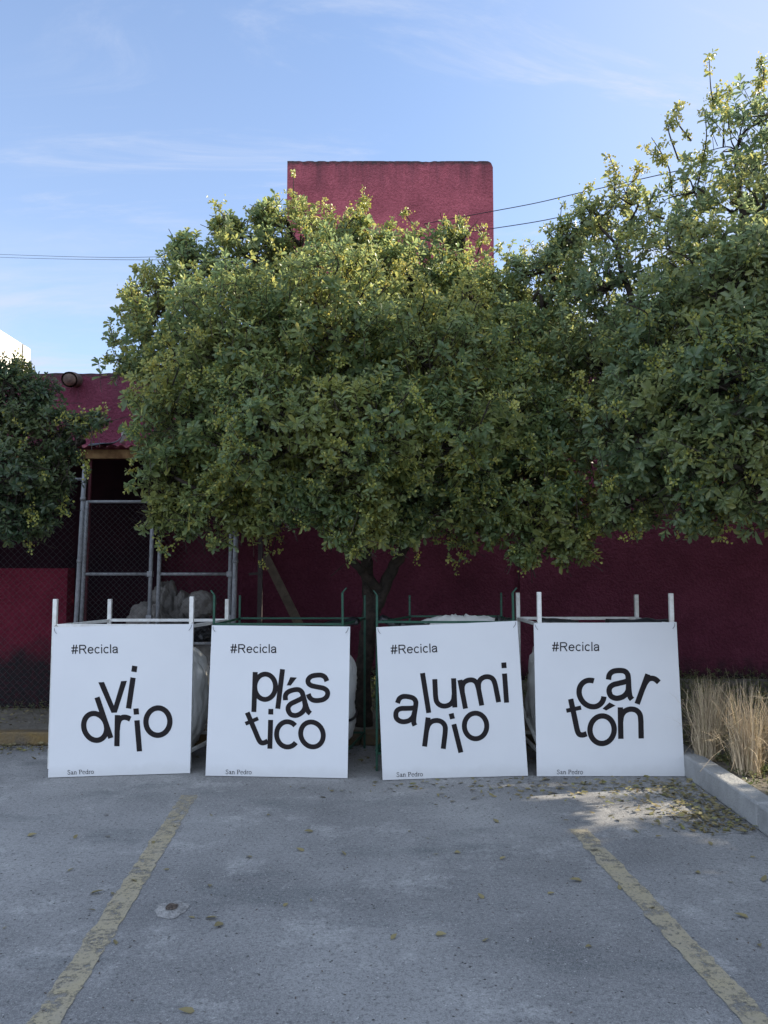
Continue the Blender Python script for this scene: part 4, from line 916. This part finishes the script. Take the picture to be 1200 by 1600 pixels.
def flat_leaves(rng, P, L0, tilt=.22):
    n = len(P); az = rng.uniform(0, 6.28, n); A = np.stack([np.cos(az), np.sin(az), rng.normal(0, tilt, n) * .5], 1); A = unit(A); Nn = unit(np.stack([rng.normal(0, tilt, n), rng.normal(0, tilt, n), np.ones(n)], 1)); Nn = unit(Nn - A * (Nn * A).sum(1, keepdims=True))
    L_ = L0 * rng.uniform(.55, 1.2, n); return leaf_arrays(P, A, Nn, L_, L_ * rng.uniform(.38, .6, n), fold=rng.uniform(-.05, .3), droop=.08)
rng = np.random.default_rng(77); P = []
c0 = gnd(1010, 1238)
for _ in range(780):      # drift in the corner by the right kerb
    t = rng.random() ** 0.8; y = 6.12 - 1.25 * t + rng.normal(0, .05); w = 1.15 - 0.55 * t; x = kx(y) - .02 - abs(rng.normal(0, .42)) * w
    if y < 6.10 or x > 2.42: P.append((x, y, .006 + rng.uniform(0, .02)))
for _ in range(260): P.append((rng.normal(1.2, .75), 5.85 + rng.normal(0, .13), .006))
for _ in range(420):      # against the rear kerb on the left
    x = -2.55 - abs(rng.normal(0, 1.3)); P.append((x, KERB_Y - .02 - abs(rng.normal(0, .14)), .006 + rng.uniform(0, .03)))
for _ in range(700): P.append((rng.uniform(-7, -2.4), rng.uniform(7.4, 8.5), .125 + rng.uniform(0, .02)))
for _ in range(500): y = rng.uniform(4.2, 8); P.append((kx(y) + .2 + abs(rng.normal(0, .7)), y, .155 + rng.uniform(0, .02)))
for _ in range(260): P.append((rng.uniform(-1.6, 2.2), rng.uniform(6.4, 7.2), .006))
P = np.array(P); V, F = flat_leaves(rng, P, .047, .38); o = link(bpy.data.objects.new('leaf_litter', np_mesh('leaf_litter', V, F, M['litter']))); tag(o, kind='stuff')
# bits of grit and twig crumbs on the asphalt
P = np.stack([rng.uniform(-3.6, 2.3, 900), rng.uniform(2.0, 6.2, 900), np.full(900, .004)], 1); V, F = flat_leaves(rng, P, .014, .3); o = link(bpy.data.objects.new('grit_debris', np_mesh('grit_debris', V, F, M['hole']))); tag(o, kind='stuff')
# single leaves one can count on the open asphalt
spots = [(110, 1361), (167, 1274), (168, 1309), (209, 1378), (260, 1360), (150, 1397), (176, 1398), (144, 1424), (180, 1475), (300, 1435), (329, 1437), (342, 1448), (273, 1293), (240, 1318), (330, 1275), (389, 1341), (483, 1301), (537, 1336), (446, 1416), (486, 1408), (328, 1386), (293, 1583), (118, 1310), (49, 1307), (7, 1451), (420, 1275), (470, 1330),
         (615, 1467), (688, 1463), (758, 1471), (920, 1481), (752, 1403), (785, 1343), (714, 1334), (681, 1336), (901, 1378), (968, 1389), (860, 1398), (1090, 1365), (1142, 1380), (1160, 1434), (1194, 1376), (1176, 1341), (640, 1300), (668, 1311), (775, 1285), (741, 1249), (660, 1223), (1020, 1420), (990, 1300), (1110, 1320), (930, 1330), (1187, 1480), (855, 1220)]
lv = []
for k in range(5):
    rg = np.random.default_rng(200 + k); V, F = flat_leaves(rg, np.array([[0, 0, 0.0]]), .062, .30); V = V - V.mean(0); V[:, 2] -= V[:, 2].min() - .004; lv.append(np_mesh('fallen_leaf', V, F, M['litter']))
for i, s in enumerate(spots):
    o = link(bpy.data.objects.new('fallen_leaf', lv[i % 5])); g = gnd(*s); o.location = (g.x, g.y, 0.001); o.rotation_euler.z = i * 2.399; o.scale = (.75 + .09 * (i * 7 % 6),) * 3
    tag(o, 'single dry yellowish leaf lying on the grey asphalt', 'leaf', 'single leaves scattered on the asphalt')
